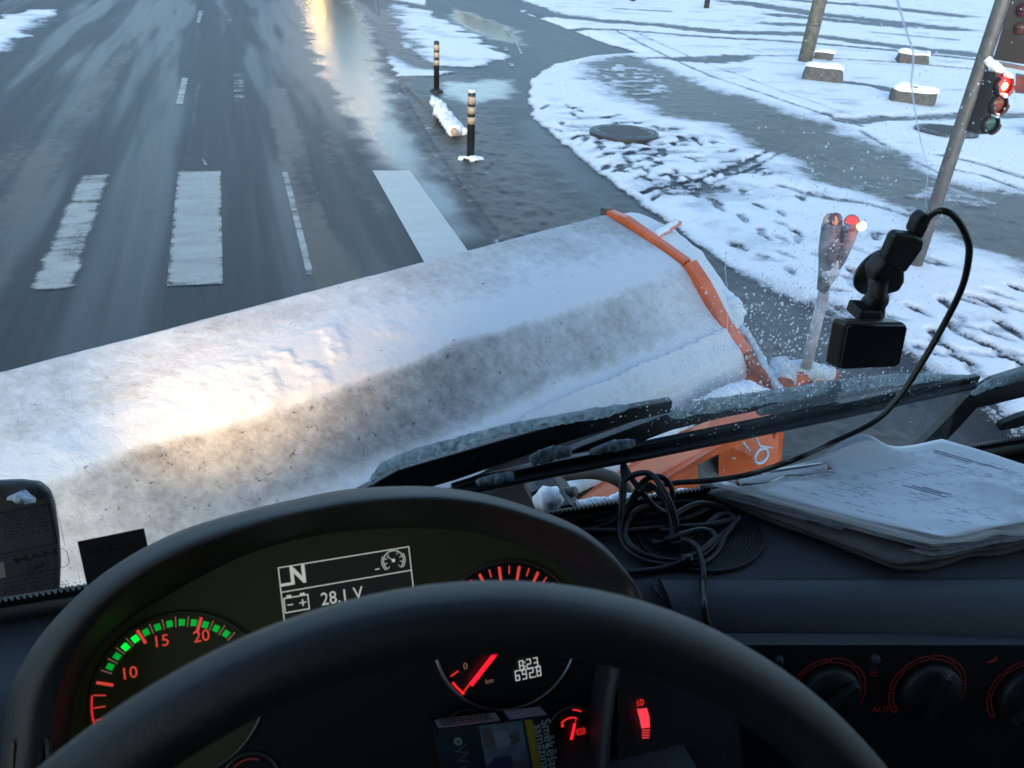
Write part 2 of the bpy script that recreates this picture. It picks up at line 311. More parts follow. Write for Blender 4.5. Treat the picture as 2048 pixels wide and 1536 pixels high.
class MB:
    def __init__(s): s.v = []; s.f = []
    def add(s, v, f):
        n = len(s.v); s.v += [Vector(p) for p in v]; s.f += [tuple(i+n for i in q) for q in f]; return s
    def box(s, c, sx, sy, sz, X=Vector((1, 0, 0)), Y=Vector((0, 1, 0)), Zv=None):
        X = X.normalized(); Y = Y.normalized(); Zv = (Zv or X.cross(Y)).normalized(); c = Vector(c)
        v = [c + X*(a*sx/2) + Y*(b*sy/2) + Zv*(d*sz/2) for d in (-1, 1) for b in (-1, 1) for a in (-1, 1)]
        return s.add(v, [(0, 2, 3, 1), (4, 5, 7, 6), (0, 1, 5, 4), (2, 6, 7, 3), (0, 4, 6, 2), (1, 3, 7, 5)])
    def tube(s, pts, rad, seg=10, caps=True, flat=1.0, up=None):
        pts = [Vector(p) for p in pts]; n = len(pts)
        if not hasattr(rad, '__len__'): rad = [rad]*n
        prev = None; v = []; f = []
        for i, p in enumerate(pts):
            tdir = (pts[min(i+1, n-1)] - pts[max(i-1, 0)]).normalized()
            if up is not None: a = tdir.cross(up).normalized()
            elif prev is None: a = tdir.cross(Vector((0, 0, 1)) if abs(tdir.z) < .9 else Vector((1, 0, 0))).normalized()
            else:
                a = prev - tdir*prev.dot(tdir); a.normalize()
            prev = a; b2 = tdir.cross(a)
            for k in range(seg):
                th = 2*pi*k/seg; v.append(p + a*(cos(th)*rad[i]) + b2*(sin(th)*rad[i]*flat))
        for i in range(n-1):
            for k in range(seg): f.append((i*seg+k, i*seg+(k+1) % seg, (i+1)*seg+(k+1) % seg, (i+1)*seg+k))
        if caps: f.append(tuple(range(seg))[::-1]); f.append(tuple((n-1)*seg+k for k in range(seg)))
        return s.add(v, f)
    def prism(s, poly, ext):
        poly = [Vector(p) for p in poly]; n = len(poly); ext = Vector(ext)
        return s.add(poly + [p+ext for p in poly], [tuple(range(n))[::-1], tuple(range(n, 2*n))] + [(i, (i+1) % n, n+(i+1) % n, n+i) for i in range(n)])
    def disc(s, c, X, Y, r, n=28, r0=0, a0=0, a1=2*pi, dz=0):
        N = X.cross(Y)
        if r0 == 0: return s.add([c+N*dz] + [c+N*dz + X*(cos(a0+(a1-a0)*k/n)*r) + Y*(sin(a0+(a1-a0)*k/n)*r) for k in range(n+1)], [(0, k+1, k+2) for k in range(n)])
        v = []
        for k in range(n+1):
            a = a0+(a1-a0)*k/n; d = X*cos(a)+Y*sin(a); v += [c+N*dz+d*r0, c+N*dz+d*r]
        return s.add(v, [(2*k, 2*k+1, 2*k+3, 2*k+2) for k in range(n)])
    def quad(s, a, b, c, d): return s.add([a, b, c, d], [(0, 1, 2, 3)])
    def lathe(s, prof, c=Vector((0, 0, 0)), X=Vector((1, 0, 0)), Y=Vector((0, 1, 0)), seg=20, close=True):
        N = X.cross(Y); v = []; f = []
        for r, h in prof:
            for k in range(seg): v.append(c + X*(cos(2*pi*k/seg)*r) + Y*(sin(2*pi*k/seg)*r) + N*h)
        for i in range(len(prof)-1):
            for k in range(seg): f.append((i*seg+k, i*seg+(k+1) % seg, (i+1)*seg+(k+1) % seg, (i+1)*seg+k))
        if close: f.append(tuple(range(seg))[::-1]); f.append(tuple((len(prof)-1)*seg+k for k in range(seg)))
        return s.add(v, f)
    def build(s, name, m, parent=None, smooth=False):
        o = link(name, s.v, s.f, m, None, smooth)
        if parent is not None:
            o.parent = parent
            if parent.type == 'EMPTY' and parent not in LOCAL: o.matrix_parent_inverse = Matrix.Translation(-parent.location)
        return o
def spline(pts, n=8):
    pts = [Vector(p) for p in pts]; out = []
    for i in range(len(pts)-1):
        p0, p1, p2, p3 = pts[max(i-1, 0)], pts[i], pts[i+1], pts[min(i+2, len(pts)-1)]
        for k in range(n):
            t = k/n; out.append(.5*((2*p1) + (p2-p0)*t + (2*p0-5*p1+4*p2-p3)*t*t + (3*p1-p0-3*p2+p3)*t**3))
    out.append(pts[-1]); return out
def resample(pts, n):
    pts = [Vector(p) for p in pts]; d = [0]
    for a, b in zip(pts, pts[1:]): d.append(d[-1] + (b-a).length)
    out = []; j = 0
    for k in range(n):
        t = d[-1]*k/(n-1)
        while j < len(d)-2 and d[j+1] < t: j += 1
        q = (t-d[j])/max(1e-9, d[j+1]-d[j]); out.append(pts[j].lerp(pts[j+1], q))
    return out
def loft(curves, name, m, parent, smooth=True):
    n = len(curves[0]); v = [p for c in curves for p in c]; f = []
    for i in range(len(curves)-1):
        for k in range(n-1): f.append((i*n+k, i*n+k+1, (i+1)*n+k+1, (i+1)*n+k))
    return MB().add(v, f).build(name, m, parent, smooth)
def snow_lump(pts, rad, name='snow', m=None, parent=None, amp=.35, freq=40, seg=12, n=60, flat=1.0):
    pts = resample(pts, n); R0 = len(rad); mb = MB(); 
    rr = [rad[min(int(i*(R0-1)/(n-1)), R0-2)]*(1-((i*(R0-1)/(n-1)) % 1)) + rad[min(int(i*(R0-1)/(n-1)), R0-2)+1]*((i*(R0-1)/(n-1)) % 1) if i < n-1 else rad[-1] for i in range(n)]
    rr = [max(r*(1 + .0), 1e-5) for r in rr]; mb.tube(pts, rr, seg, flat=flat)
    for i, p in enumerate(pts):
        for k in range(seg):
            q = mb.v[i*seg+k]; d = q-p; q += d*(amp*(mnoise.noise(q*freq) + .5*mnoise.noise(q*freq*2.3) + .3*mnoise.noise(q*freq*5)))
    return mb.build(name, m or M['snow'], parent, True)
def text(s, size, o, X, Y, m, name='lettering', parent=None, align='CENTER', ext=0.0, sx=1.0, bold=0):
    cu = bpy.data.curves.new('t', 'FONT'); cu.body = s; cu.size = size; cu.align_x = align; cu.align_y = 'CENTER'; cu.extrude = ext; cu.resolution_u = 3; cu.offset = bold*size
    ob = bpy.data.objects.new('t', cu); COL.objects.link(ob); dg = bpy.context.evaluated_depsgraph_get(); dg.update()
    me = bpy.data.meshes.new_from_object(ob.evaluated_get(dg)); bpy.data.objects.remove(ob); bpy.data.curves.remove(cu)
    X = X.normalized(); Y = (Y - X*Y.dot(X)).normalized(); N = X.cross(Y)
    me.transform(Matrix(((X.x*sx, Y.x, N.x, o.x), (X.y*sx, Y.y, N.y, o.y), (X.z*sx, Y.z, N.z, o.z), (0, 0, 0, 1))))
    me.materials.clear(); me.materials.append(m); me.name = name; ob = bpy.data.objects.new(name, me); COL.objects.link(ob)
    if parent is not None:
        ob.parent = parent
        if parent.type == 'EMPTY' and parent not in LOCAL: ob.matrix_parent_inverse = Matrix.Translation(-parent.location)
    return ob
def copy_tree(o, parent=None):
    c = o.copy(); COL.objects.link(c)
    if parent is not None: c.parent = parent
    for ch in list(o.children): copy_tree(ch, c)
    return c
UZ = Vector((0, 0, 1)); UX = Vector((1, 0, 0)); UY = Vector((0, 1, 0))

# ================================================================== THE GROUND
def P2(L): return np.array([[Z(x, y).x, Z(x, y).y] for x, y in L])
def seg_dist(px, X, Y):
    P = px; best = np.full(X.shape, 1e9)
    for (ax, ay), (bx, by) in zip(P[:-1], P[1:]):
        dx, dy = bx-ax, by-ay; t = np.clip(((X-ax)*dx + (Y-ay)*dy)/(dx*dx+dy*dy+1e-12), 0, 1)
        best = np.minimum(best, (X-ax-t*dx)**2 + (Y-ay-t*dy)**2)
    return np.sqrt(best)
def sdf(P, X, Y):
    Q = np.vstack([P, P[:1]]); d = seg_dist(Q, X, Y); inside = np.zeros(X.shape, bool)
    for (ax, ay), (bx, by) in zip(Q[:-1], Q[1:]):
        c = ((ay > Y) != (by > Y)); xi = ax + (Y-ay)*(bx-ax)/(by-ay+1e-12); inside ^= c & (X < xi)
    return np.where(inside, -d, d)
_T = RNG.random((256, 256)).astype(np.float32)
def vn(X, Y, f, sx=0):
    x = X*f+sx*17.3; y = Y*f+sx*9.1; xi = np.floor(x).astype(int); yi = np.floor(y).astype(int); fx = x-xi; fy = y-yi
    fx = fx*fx*(3-2*fx); fy = fy*fy*(3-2*fy); g = lambda a, b: _T[a & 255, b & 255]
    return (g(xi, yi)*(1-fx)+g(xi+1, yi)*fx)*(1-fy) + (g(xi, yi+1)*(1-fx)+g(xi+1, yi+1)*fx)*fy
def fbm(X, Y, f, o=4, s=0):
    r = 0; a = .5
    for i in range(o): r = r + a*vn(X, Y, f*2**i, s+i); a *= .5
    return r/(1-.5**o)
def sst(a, b, v): t = np.clip((v-a)/(b-a), 0, 1); return t*t*(3-2*t)

def axis_y():
    out = [-1500, -400, -100, -30, -8, -2, 0]; y = 1.2
    while y < 48: out.append(y); y += max(.02, .0058*y)
    st = .3
    while y < 2500: out.append(y); st *= 1.18; y += st
    return np.array(out)
def axis_x():
    core = list(np.arange(-3.2, 5.2, .024)); out = core[:]; x = core[-1]; st = .024
    while x < 55: st = min(st*1.009, .25); x += st; out.append(x)
    while x < 2500: st *= 1.25; x += st; out.append(x)
    x = core[0]; st = .024; pre = []
    while x > -9: st *= 1.02; x -= st; pre.append(x)
    while x > -2500: st *= 1.25; x -= st; pre.append(x)
    return np.array(pre[::-1] + out)
gx, gy = axis_x(), axis_y(); X, Y = np.meshgrid(gx, gy)
wob = lambda f, a, s=0: (fbm(X, Y, f, 4, s)-.5)*a

kerb_px = [(735, -60), (757, 0), (766, 60), (778, 110), (802, 170), (838, 230), (880, 300), (930, 370), (978, 430), (1030, 500), (1080, 570), (1300, 860), (1500, 1150)]
KERB = P2(kerb_px); far_k = KERB[0] + (KERB[0]-KERB[2])*30
near_k = np.array([KERB[-1][0], -2000])
ROAD = np.vstack([[far_k], KERB, [near_k], [[-2400, -2000]], [[-2400, far_k[1]]]])
ISLE_L = np.vstack([P2([(-700, 420), (-200, 190), (0, 110), (60, 66), (97, 38), (114, 20), (60, 22), (0, 37), (-200, 62), (-700, 130)])])
PATH = P2([(868, -30), (850, 8), (862, 22), (902, 50), (960, 80), (1008, 108), (1004, 132), (945, 142), (880, 150), (860, 190), (900, 250), (960, 330), (1050, 430), (1200, 620), (1500, 1000), (1800, 1100), (2250, 1150),
           (2100, 990), (1905, 868), (1755, 745), (1640, 655), (1540, 590), (1450, 528), (1370, 468), (1290, 418), (1200, 350), (1130, 292), (1072, 242), (1054, 200), (1062, 160), (1110, 130), (1180, 114), (1280, 108), (1230, 94), (1180, 76), (1100, 46), (1050, 28), (1000, -5), (985, -30)])
FOOT = P2([(1150, 150), (1190, 120), (1270, 118), (1350, 148), (1440, 186), (1520, 210), (1600, 235), (1700, 264), (1780, 302), (1830, 335), (1900, 372), (2060, 395), (2300, 440), (2400, 640), (2048, 572), (1988, 541), (1890, 512), (1848, 482), (1793, 437), (1728, 414), (1640, 392), (1600, 365), (1545, 330), (1470, 300), (1400, 258), (1300, 240), (1220, 205)])
SNOWA = P2([(752, 0), (800, 8), (860, 25), (902, 50), (960, 80), (1006, 110), (1002, 128), (940, 138), (880, 134), (850, 120), (810, 100), (785, 70), (765, 35)])

d_road = sdf(ROAD, X, Y); d_path = sdf(PATH, X, Y); d_foot = sdf(FOOT, X, Y); d_sa = sdf(SNOWA, X, Y); d_il = sdf(ISLE_L, X, Y)
d_kerb = seg_dist(np.vstack([[far_k], KERB]), X, Y)
road = (d_road < 0) & (d_il > 0); path = (d_path < 0) & ~road; foot = (d_foot < 0) & ~road & ~path
snow = np.ones_like(X)
e = .10
snow *= sst(-e, e, d_road + wob(2.2, .35) + .05)
snow *= sst(-.07, .07, d_path + wob(3, .16, 3))
snow *= .30 + .70*sst(-.55, .35, d_foot + wob(1.6, .7, 5))
# mottled remains of snow on the near end of the footpath
mot = P2([(1110, 150), (1230, 130), (1330, 150), (1360, 190), (1300, 235), (1180, 220)]); snow = np.maximum(snow, .62*sst(.3, -.3, sdf(mot, X, Y))*sst(.40, .62, fbm(X, Y, 5, 4, 8)))
grey = P2([(1560, 330), (1850, 350), (2048, 420), (2048, 520), (1850, 440), (1640, 390)]); snow = np.maximum(snow, .5*sst(.2, -.4, sdf(grey, X, Y))*sst(.46, .62, fbm(X*.4, Y, 3, 4, 11)))
# the small island between road and path, ragged on the road side
ia = sst(.25, -.25, d_sa + wob(2, .8, 12)); snow = np.maximum(snow*(1-sst(.9, .1, d_sa)*(d_kerb < 3.2)), ia*(.30+.75*sst(.0, 1.1, d_kerb + wob(3, 1.0, 15))))
il = sst(.3, -.3, d_il + wob(1.5, .8, 17)); snow = np.maximum(snow, il)
verge = (~road) & (d_kerb < 1.15 + wob(.8, .5, 21)) & (Y < 19)
vm = sst(1.0, .6, d_kerb - np.clip(.25*(9-Y), 0, 1.2) + wob(1, .3, 24))*(d_road > -.1)*(Y < 14.5 + wob(.9, 1.0, 27))*(X > -1)
near_path = sst(2.6, 2.0, d_kerb)*(d_road > 0)*(Y < 13.6 + wob(1.2, .8, 26))*(d_path > 0)*(X < 3.6)
vm = np.maximum(vm, near_path)
snow = np.minimum(snow, np.maximum(1-vm, .42*sst(.5, .72, fbm(X, Y*1.6, 3.2, 4, 25))))
# slush: verge, road tracks, path ripples
slush = np.zeros_like(X)
slush = np.maximum(slush, sst(1.5, .5, d_kerb + wob(1.2, .8, 23))*(d_road > -.02)*.95*(Y < 26))
rip = fbm(X*.9+Y*.2, Y*2.6, 2.2, 4, 31); slush = np.maximum(slush, (d_path < 0)*sst(2.5, .8, d_kerb)*sst(.42, .62, rip)*.85)
slush = np.maximum(slush, sst(.16, .0, np.abs(d_road + .10))*.6)
slush = np.maximum(slush, sst(.15, -.3, d_foot + wob(1.6, .6, 5))*(.45+.5*fbm(X, Y, 1.1, 4, 36))*(d_path > 0))
def track(L, wdt, amt, soft=.5, s=0):
    global slush
    d = seg_dist(P2(L), X, Y) + wob(1.5, wdt*.8, s) ; slush = np.maximum(slush, amt*sst(wdt*(1+soft), wdt*(1-soft), d))
track([(290, 44), (250, 110), (190, 180), (120, 270), (40, 410), (-60, 600)], .22, .75, .7, 40)
track([(345, 60), (322, 150), (306, 250), (308, 330), (303, 420)], .07, .7, .7, 41)
track([(553, 180), (575, 260), (592, 330), (620, 430), (660, 540), (700, 640)], .17, .95, .5, 42)
track([(500, 30), (560, 130), (630, 230), (690, 320), (760, 430)], .12, .6, .7, 43)
track([(640, 240), (680, 320), (700, 400)], .2, .5, .7, 44)
track([(180, 110), (120, 190), (40, 300), (-60, 420)], .2, .5, .8, 45)
track([(-200, 277), (200, 273), (520, 271), (850, 266)], .05, .5, .8, 47)
track([(430, 30), (400, 160), (372, 330), (352, 420)], .05, .5, .8, 48)
track([(735, 0), (740, 60), (760, 140), (800, 230)], .3, .45, .8, 46)
slush *= np.where(d_road < -.3, .25+1.1*fbm(X*2.5, Y*.55, 1.3, 4, 90), 1)
wet = np.where(road,   .12 + .26*sst(.42, .62, fbm(X*2.2, Y*.12, 1, 4, 50)), .25)
pud = lambda L, e=.3: sst(e, -e, sdf(P2(L), X, Y) + wob(2.5, .6, 55))
wetlane = pud([(585, -20), (690, -20), (740, 60), (770, 150), (830, 290), (960, 470), (900, 480), (790, 350), (700, 250), (640, 150)], .3)
wet = np.maximum(wet, .9*wetlane); slush *= 1-.75*wetlane*sst(.25, .6, fbm(X, Y*.5, 1.5, 4, 59))
for L, wa_ in zip(([(870, 165), (1030, 160), (1030, 200), (930, 205), (870, 190)], [(905, 15), (1035, 60), (1050, 90), (980, 80), (900, 45)], [(1060, 200), (1180, 340), (1290, 430), (1190, 430), (1010, 290)]), (1, 1, .35)):
    q = pud(L)*wa_; wet = np.maximum(wet, q); slush *= 1-.8*q
# thin tyre tracks, patches and foot prints in the snow
dent = np.zeros_like(X)
def rut(L, wdt, depth=1.0, s=0):
    global snow, dent
    d = seg_dist(P2(L), X, Y); k = sst(wdt, wdt*.35, d + wob(4, wdt*.9, s)); snow = np.minimum(snow, 1-.85*depth*k); dent = np.maximum(dent, k*depth)
for k, (L, wd, dp) in enumerate([
    ([(1000, -5), (1100, 36), (1200, 46), (1330, 57), (1450, 70), (1600, 73), (1700, 86), (1850, 106), (1990, 120), (2100, 130)], .7, 1.0),
    ([(1100, 60), (1250, 66), (1420, 80), (1600, 90), (1800, 108), (2000, 132)], .34, .8),
    ([(1270, 124), (1380, 122), (1480, 117), (1600, 119), (1800, 131), (2000, 150)], .18, .75), ([(1360, 126), (1420, 128), (1480, 121)], .55, .9),
    ([(1222, 62), (1330, 118), (1420, 160), (1600, 222), (1720, 262)], .07, .7), ([(1260, 66), (1400, 130), (1560, 190), (1700, 240)], .05, .6),
    ([(1690, 172), (1740, 178), (1785, 190)], .26, .9), ([(1480, 100), (1560, 122)], .06, .5),
    ([(1690, 250), (1800, 245), (1900, 242), (2100, 236)], .34, .7), ([(1720, 272), (1800, 320), (1880, 360)], .07, .6), ([(1880, 322), (1960, 340), (2080, 380)], .12, .6), ([(1860, 342), (1960, 362), (2060, 400)], .06, .6),
    ([(1285, 393), (1340, 384), (1400, 370), (1470, 345), (1530, 315), (1565, 285)], .045, .95), ([(1420, 380), (1500, 350), (1570, 310)], .03, .9),
    ([(1560, 385), (1650, 410), (1730, 420), (1850, 455)], .10, .6), ([(1240, 22), (1330, 27)], .4, .7),
    ([(1480, 8), (1600, 28), (1720, 42), (1900, 62)], 1.2, .9), ([(1560, 35), (1700, 48), (1780, 55)], 1.0, .9), ([(1600, 5), (1750, 16), (1900, 34)], 1.3, .8), ([(1550, 52), (1600, 54)], .7, .8), ([(1750, 70), (1900, 84)], .4, .6)]): rut(L, wd, dp, 60+k)
foot_px = [(1437, 430), (1430, 418), (1517, 426), (1486, 454), (1480, 447), (1520, 478), (1526, 487), (1410, 386), (1405, 377), (1475, 505), (1440, 358), (1245, 352), (1260, 338), (1300, 330), (1350, 355), (1380, 330), (1330, 395), (1345, 300), (1290, 300), (1310, 265),
           (1955, 618), (1935, 622), (1985, 632), (2035, 598), (1990, 607), (1912, 668), (2005, 672), (2030, 690), (1900, 675), (1985, 690), (2035, 640), (1880, 710), (1975, 712), (2015, 738), (1940, 700), (1865, 690), (1920, 740), (1850, 720), (1890, 470), (1700, 560), (1760, 600), (1885, 625), (1560, 440), (1590, 480), (1600, 410), (1830, 640)]
fp = [(Z(x, y).x, Z(x, y).y, random.uniform(-.5, .5), random.uniform(.8, 1.1)) for x, y in foot_px]
busy = P2([(1080, 215), (1180, 225), (1300, 250), (1450, 300), (1560, 350), (1480, 400), (1320, 410), (1230, 360), (1120, 280)])
bx0, by0 = busy.min(0); bx1, by1 = busy.max(0)
for _ in range(120):
    a, b = random.uniform(bx0, bx1), random.uniform(by0, by1)
    if sdf(busy, np.array([a]), np.array([b]))[0] < 0: fp.append((a, b, random.uniform(-1.2, .2), random.uniform(.6, 1.0)))
for _ in range(45):
    q = Z(random.uniform(1500, 2048), random.uniform(440, 780)); fp.append((q.x, q.y, random.uniform(-1, 1), random.uniform(.2, .55)))
for (a, b, an, dp) in fp:
    i0, i1 = np.searchsorted(gx, [a-.28, a+.28]); j0, j1 = np.searchsorted(gy, [b-.28, b+.28])
    xs, ys = X[j0:j1, i0:i1]-a, Y[j0:j1, i0:i1]-b; u = xs*cos(an)+ys*sin(an); v = -xs*sin(an)+ys*cos(an)
    wd = .048+.012*np.sin(v*18); k = sst(1.25, .6, np.sqrt((u/wd)**2+(v/.135)**2)); rimk = sst(1.9, 1.2, np.sqrt((u/wd)**2+(v/.135)**2))*(1-k)
    dent[j0:j1, i0:i1] = np.maximum(dent[j0:j1, i0:i1], k*dp); snow[j0:j1, i0:i1] = np.minimum(snow[j0:j1, i0:i1], 1-(.30+.28*dp)*k*(0.7+.6*fbm(X[j0:j1, i0:i1], Y[j0:j1, i0:i1], 14, 3, 3)))
bz = sst(.25, -.35, sdf(busy, X, Y) + wob(2, .4, 91)); snow -= bz*.45*sst(.46, .66, fbm(X*1.0+Y*.4, Y*3.2, 2.4, 5, 92))
snow -= .30*sst(.55, .75, fbm(X, Y*1.8, 1.3, 5, 93))*(d_foot > 0)*sst(0, .4, d_path)*(snow > .6)
snow = np.clip(snow, 0, 1)
thick = .032*sst(.15, .9, snow)*(1-.45*dent)
h = thick + sst(.3, 1, snow)*(wob(1.1, .03, 80) + wob(7, .006, 81)) + slush*(1-snow)*(wob(6, .05, 82)+wob(22, .02, 83)+.004)*(d_road > -.35) + slush*(d_road < -.6)*.004
kerb_up = .05*sst(-.05, .12, d_road)*(d_il > .4)*(d_sa > 1.5)*(X > 2.6); h = h + np.where(Y < 60, kerb_up*sst(.0, .35, np.where(d_path < 0, 0, d_path)+np.where(d_sa < .3, .3, 0)), 0)
h = np.where((np.abs(X) > 70) | (Y > 60) | (Y < .5), .0, h)
ny, nx = X.shape; Vall = np.stack([X, Y, h], -1).reshape(-1, 3)
cov = np.stack([snow, slush, wet, np.ones_like(X)], -1).reshape(-1, 4).astype(np.float32)
lab = np.full(X.shape, 3); lab[foot] = 2; lab[path] = 1; lab[verge & (snow < .5)] = 4; lab[road] = 0
ql = lab[:-1, :-1]; idx = np.arange(ny*nx).reshape(ny, nx)
quads = np.stack([idx[:-1, :-1], idx[:-1, 1:], idx[1:, 1:], idx[1:, :-1]], -1)
GROUND = {}
for k, nm in ((0, 'road'), (1, 'wet_path'), (2, 'footpath'), (3, 'snow_ground'), (4, 'slush_verge')):
    q = quads[ql == k]; used, inv = np.unique(q, return_inverse=True); inv = inv.reshape(q.shape)
    me = bpy.data.meshes.new(nm); me.vertices.add(len(used)); me.vertices.foreach_set('co', Vall[used].ravel())
    me.loops.add(q.size); me.loops.foreach_set('vertex_index', inv.ravel().astype(np.int32)); me.polygons.add(len(q))
    me.polygons.foreach_set('loop_start', np.arange(0, q.size, 4, dtype=np.int32)); me.polygons.foreach_set('use_smooth', np.ones(len(q), bool))
    at = me.attributes.new('cover', 'FLOAT_COLOR', 'POINT'); at.data.foreach_set('color', cov[used].ravel()); me.materials.append(M['ground'])
    me.update(calc_edges=True); me.validate(); o = bpy.data.objects.new(nm, me); COL.objects.link(o); o['kind'] = 'structure'; GROUND[nm] = o
def gz(p):
    i = int(np.clip(np.searchsorted(gx, p.x), 0, nx-1)); j = int(np.clip(np.searchsorted(gy, p.y), 0, ny-1)); return float(h[j, i])
# painted markings on the road
rmk = random.Random(4)
def marking(name, px, m, parent='road', lift=.006, rag=0.0):
    v = [Z(x, y) + UZ*lift for x, y in px]
    if len(v) == 4:
        a, b, c, d = v; na, nb = 8, 30; q = []; fd = []
        for k in range(nb+1):
            for j in range(na+1):
                q.append(a.lerp(b, j/na).lerp(d.lerp(c, j/na), k/nb)); fd.append(max({'worn_paint_crisp': .85, 'worn_paint_fresh': .3}.get(m.name, 0), min(1, (min(j, na-j)/na)*{'worn_paint_old': 4, 'worn_paint_crisp': 30}.get(m.name, 9))*min(1, min(k, nb-k)/nb*16+.25)))
        o = MB().add(q, [(k*(na+1)+j, (k+1)*(na+1)+j, (k+1)*(na+1)+j+1, k*(na+1)+j+1) for k in range(nb) for j in range(na)]).build(name, m, GROUND[parent])
        at = o.data.attributes.new('fade', 'FLOAT', 'POINT'); at.data.foreach_set('value', np.array(fd, np.float32)); return o
    if rag:                                      # worn, ragged long sides
        a, b, c, d = v; R_, L_ = [], []
        for k in range(46):
            t = k/45; R_.append(b.lerp(c, t) + UX*(rag*(mnoise.noise(Vector((t*9, 3.3, rag*50))) + .8*mnoise.noise(Vector((t*34, 1.3, 0))) - .25))); L_.append(a.lerp(d, t) + UX*(rag*(mnoise.noise(Vector((t*8, 7.7, rag*50))) + .8*mnoise.noise(Vector((t*37, 5.1, 0))) + .25)))
        n_ = len(R_); return MB().add(L_ + R_, [(k+1, n_+k+1, n_+k, k) for k in range(n_-1)]).build(name, m, GROUND[parent])
    return MB().add(v, [tuple(range(len(v)))[::-1]]).build(name, m, GROUND[parent])
wp = {k: worn_paint('worn_paint_%s' % k, wv, (.50, .50, .46) if k == 'crisp' else (.38, .37, .33), fw=fw_) for i, (k, wv, fw_) in enumerate((('fresh', .50, .42), ('mid', .70, .42), ('old', .82, .56), ('crisp', .42, .42), ('ghost', .86, .42)))}
marking('crosswalk_stripe', [(150, 346), (236, 346), (160, 586), (38, 590)], wp['old'], rag=.14)
marking('crosswalk_stripe', [(356, 343), (442, 343), (446, 569), (333, 573)], wp['fresh'], rag=.012)
marking('crosswalk_stripe', [(562, 340), (576, 340), (630, 556), (614, 558)], wp['mid'], rag=.025)
marking('crosswalk_stripe', [(745, 342), (820, 342), (1000, 592), (893, 605)], wp['crisp'], rag=.01)
marking('lane_dash', [(363, 155), (378, 155), (367, 212), (350, 212)], wp['mid'])
marking('lane_dash', [(397, 22), (408, 22), (400, 47), (391, 47)], wp['mid'])
marking('lane_dash', [(465, 143), (487, 143), (494, 206), (466, 206)], wp['ghost'])
marking('lane_dash', [(443, 20), (457, 20), (470, 53), (452, 50)], wp['ghost'])
marking('paint_scrap', [(402, 318), (410, 320), (416, 332), (408, 331)], wp['mid'])
for q in ([(1006, 57), (1012, 56), (1022, 72), (1017, 73)], [(1025, 78), (1031, 78), (1047, 110), (1042, 113)], [(1006, 97), (1015, 95), (1018, 103), (1008, 104)], [(1011, 111), (1021, 110), (1024, 117), (1014, 119)], [(1016, 128), (1026, 127), (1030, 133), (1019, 134)]):
    marking('path_dash', q, wp['mid'], 'wet_path', .012)
marking('red_stain', [(1250, 132), (1325, 132), (1335, 146), (1262, 144)], worn_paint('worn_red_paint', .62, (.22, .03, .03), (4, 4, 1)), 'footpath', .05)

# ================================================================== STREET FURNITURE
def bollard():
    r = thing('bollard', 'black bollard with pale bands, nearest the plough beside the kerb', 'bollard', (0, 0, 0), 'bollards along the kerb', True)
    MB().lathe([(.043, .0), (.043, .72), (.036, .745), (.012, .75)], seg=16).build('post', M['bollard'], r, True)
    for z0, z1 in ((.615, .695), (.51, .585), (.40, .475)): MB().lathe([(.0455, z0), (.0455, z1)], seg=16).build('reflective_band', M['band'], r, True)
    MB().lathe([(.11, -.01), (.10, .03), (.055, .05), (.045, .06)], seg=16).build('base', M['bollard'], r, True)
    return r
b0 = bollard(); p = Z(941, 319); b0.location = (p.x, p.y, gz(p)); lump = lambda r, s: snow_lump([Vector((-.13, .02, .01)), Vector((0, -.06, .025)), Vector((.14, -.01, .01))], [.03, .055, .03], 'snow', M['snow'], r, .5, 25, 10, 20, .7)
b1 = copy_tree(b0); p = Z(873, 184); b1.location = (p.x, p.y, gz(p)); b1['label'] = 'black bollard with pale bands, farther one, next to the snowy island'
lump(b0, 0); lump(b1, 1)
MB().lathe([(.040, .735), (.041, .75), (.03, .760), (.008, .764)], seg=14).build('snow', M['snow'], b0, True)
# fallen bollard under snow
a, b = Z(872, 208, .12), Z(908, 262, .08)
fb = thing('fallen_bollard', 'toppled bollard buried in snow beside the standing bollards', 'bollard', (b.x, b.y, 0))
MB().tube([a-UZ*.03, b-UZ*.0+(b-a)*.06], .045, 14).build('post', M['band'], fb, True)
snow_lump([a+UZ*.02-(b-a)*.08, a.lerp(b, .5)+UZ*.03, b+UZ*.0], [.055, .085, .07], 'snow', M['snow'], fb, .8, 13, 14, 40)
snow_lump([a.lerp(b, .55)+Vector((.09, 0, -.03)), b+Vector((.14, .05, -.04))], [.07, .05], 'snow', M['snow'], fb, .5, 12, 10, 20)
# concrete pole
pb = Z(1607, 131); n = upright(pb)
cp = thing('utility_pole', 'grey-brown round pole rising behind the snow-capped stones', 'pole', (pb.x, pb.y, 0))
pt = PL(1640, 0, pb, n); dr = (pt-pb); w0 = (PL(1622, 131, pb, n)-PL(1594, 131, pb, n)).length/2
MB().tube([pb-UZ*.1, pb+dr*1, pb+dr*3.2], [w0*1.05, w0, w0*.8], 18).build('shaft', M['pole'], cp, True)
MB().tube([pb+dr*.62, pb+dr*.68], w0*1.03, 18).build('steel_strap', M['steel'], cp, True)
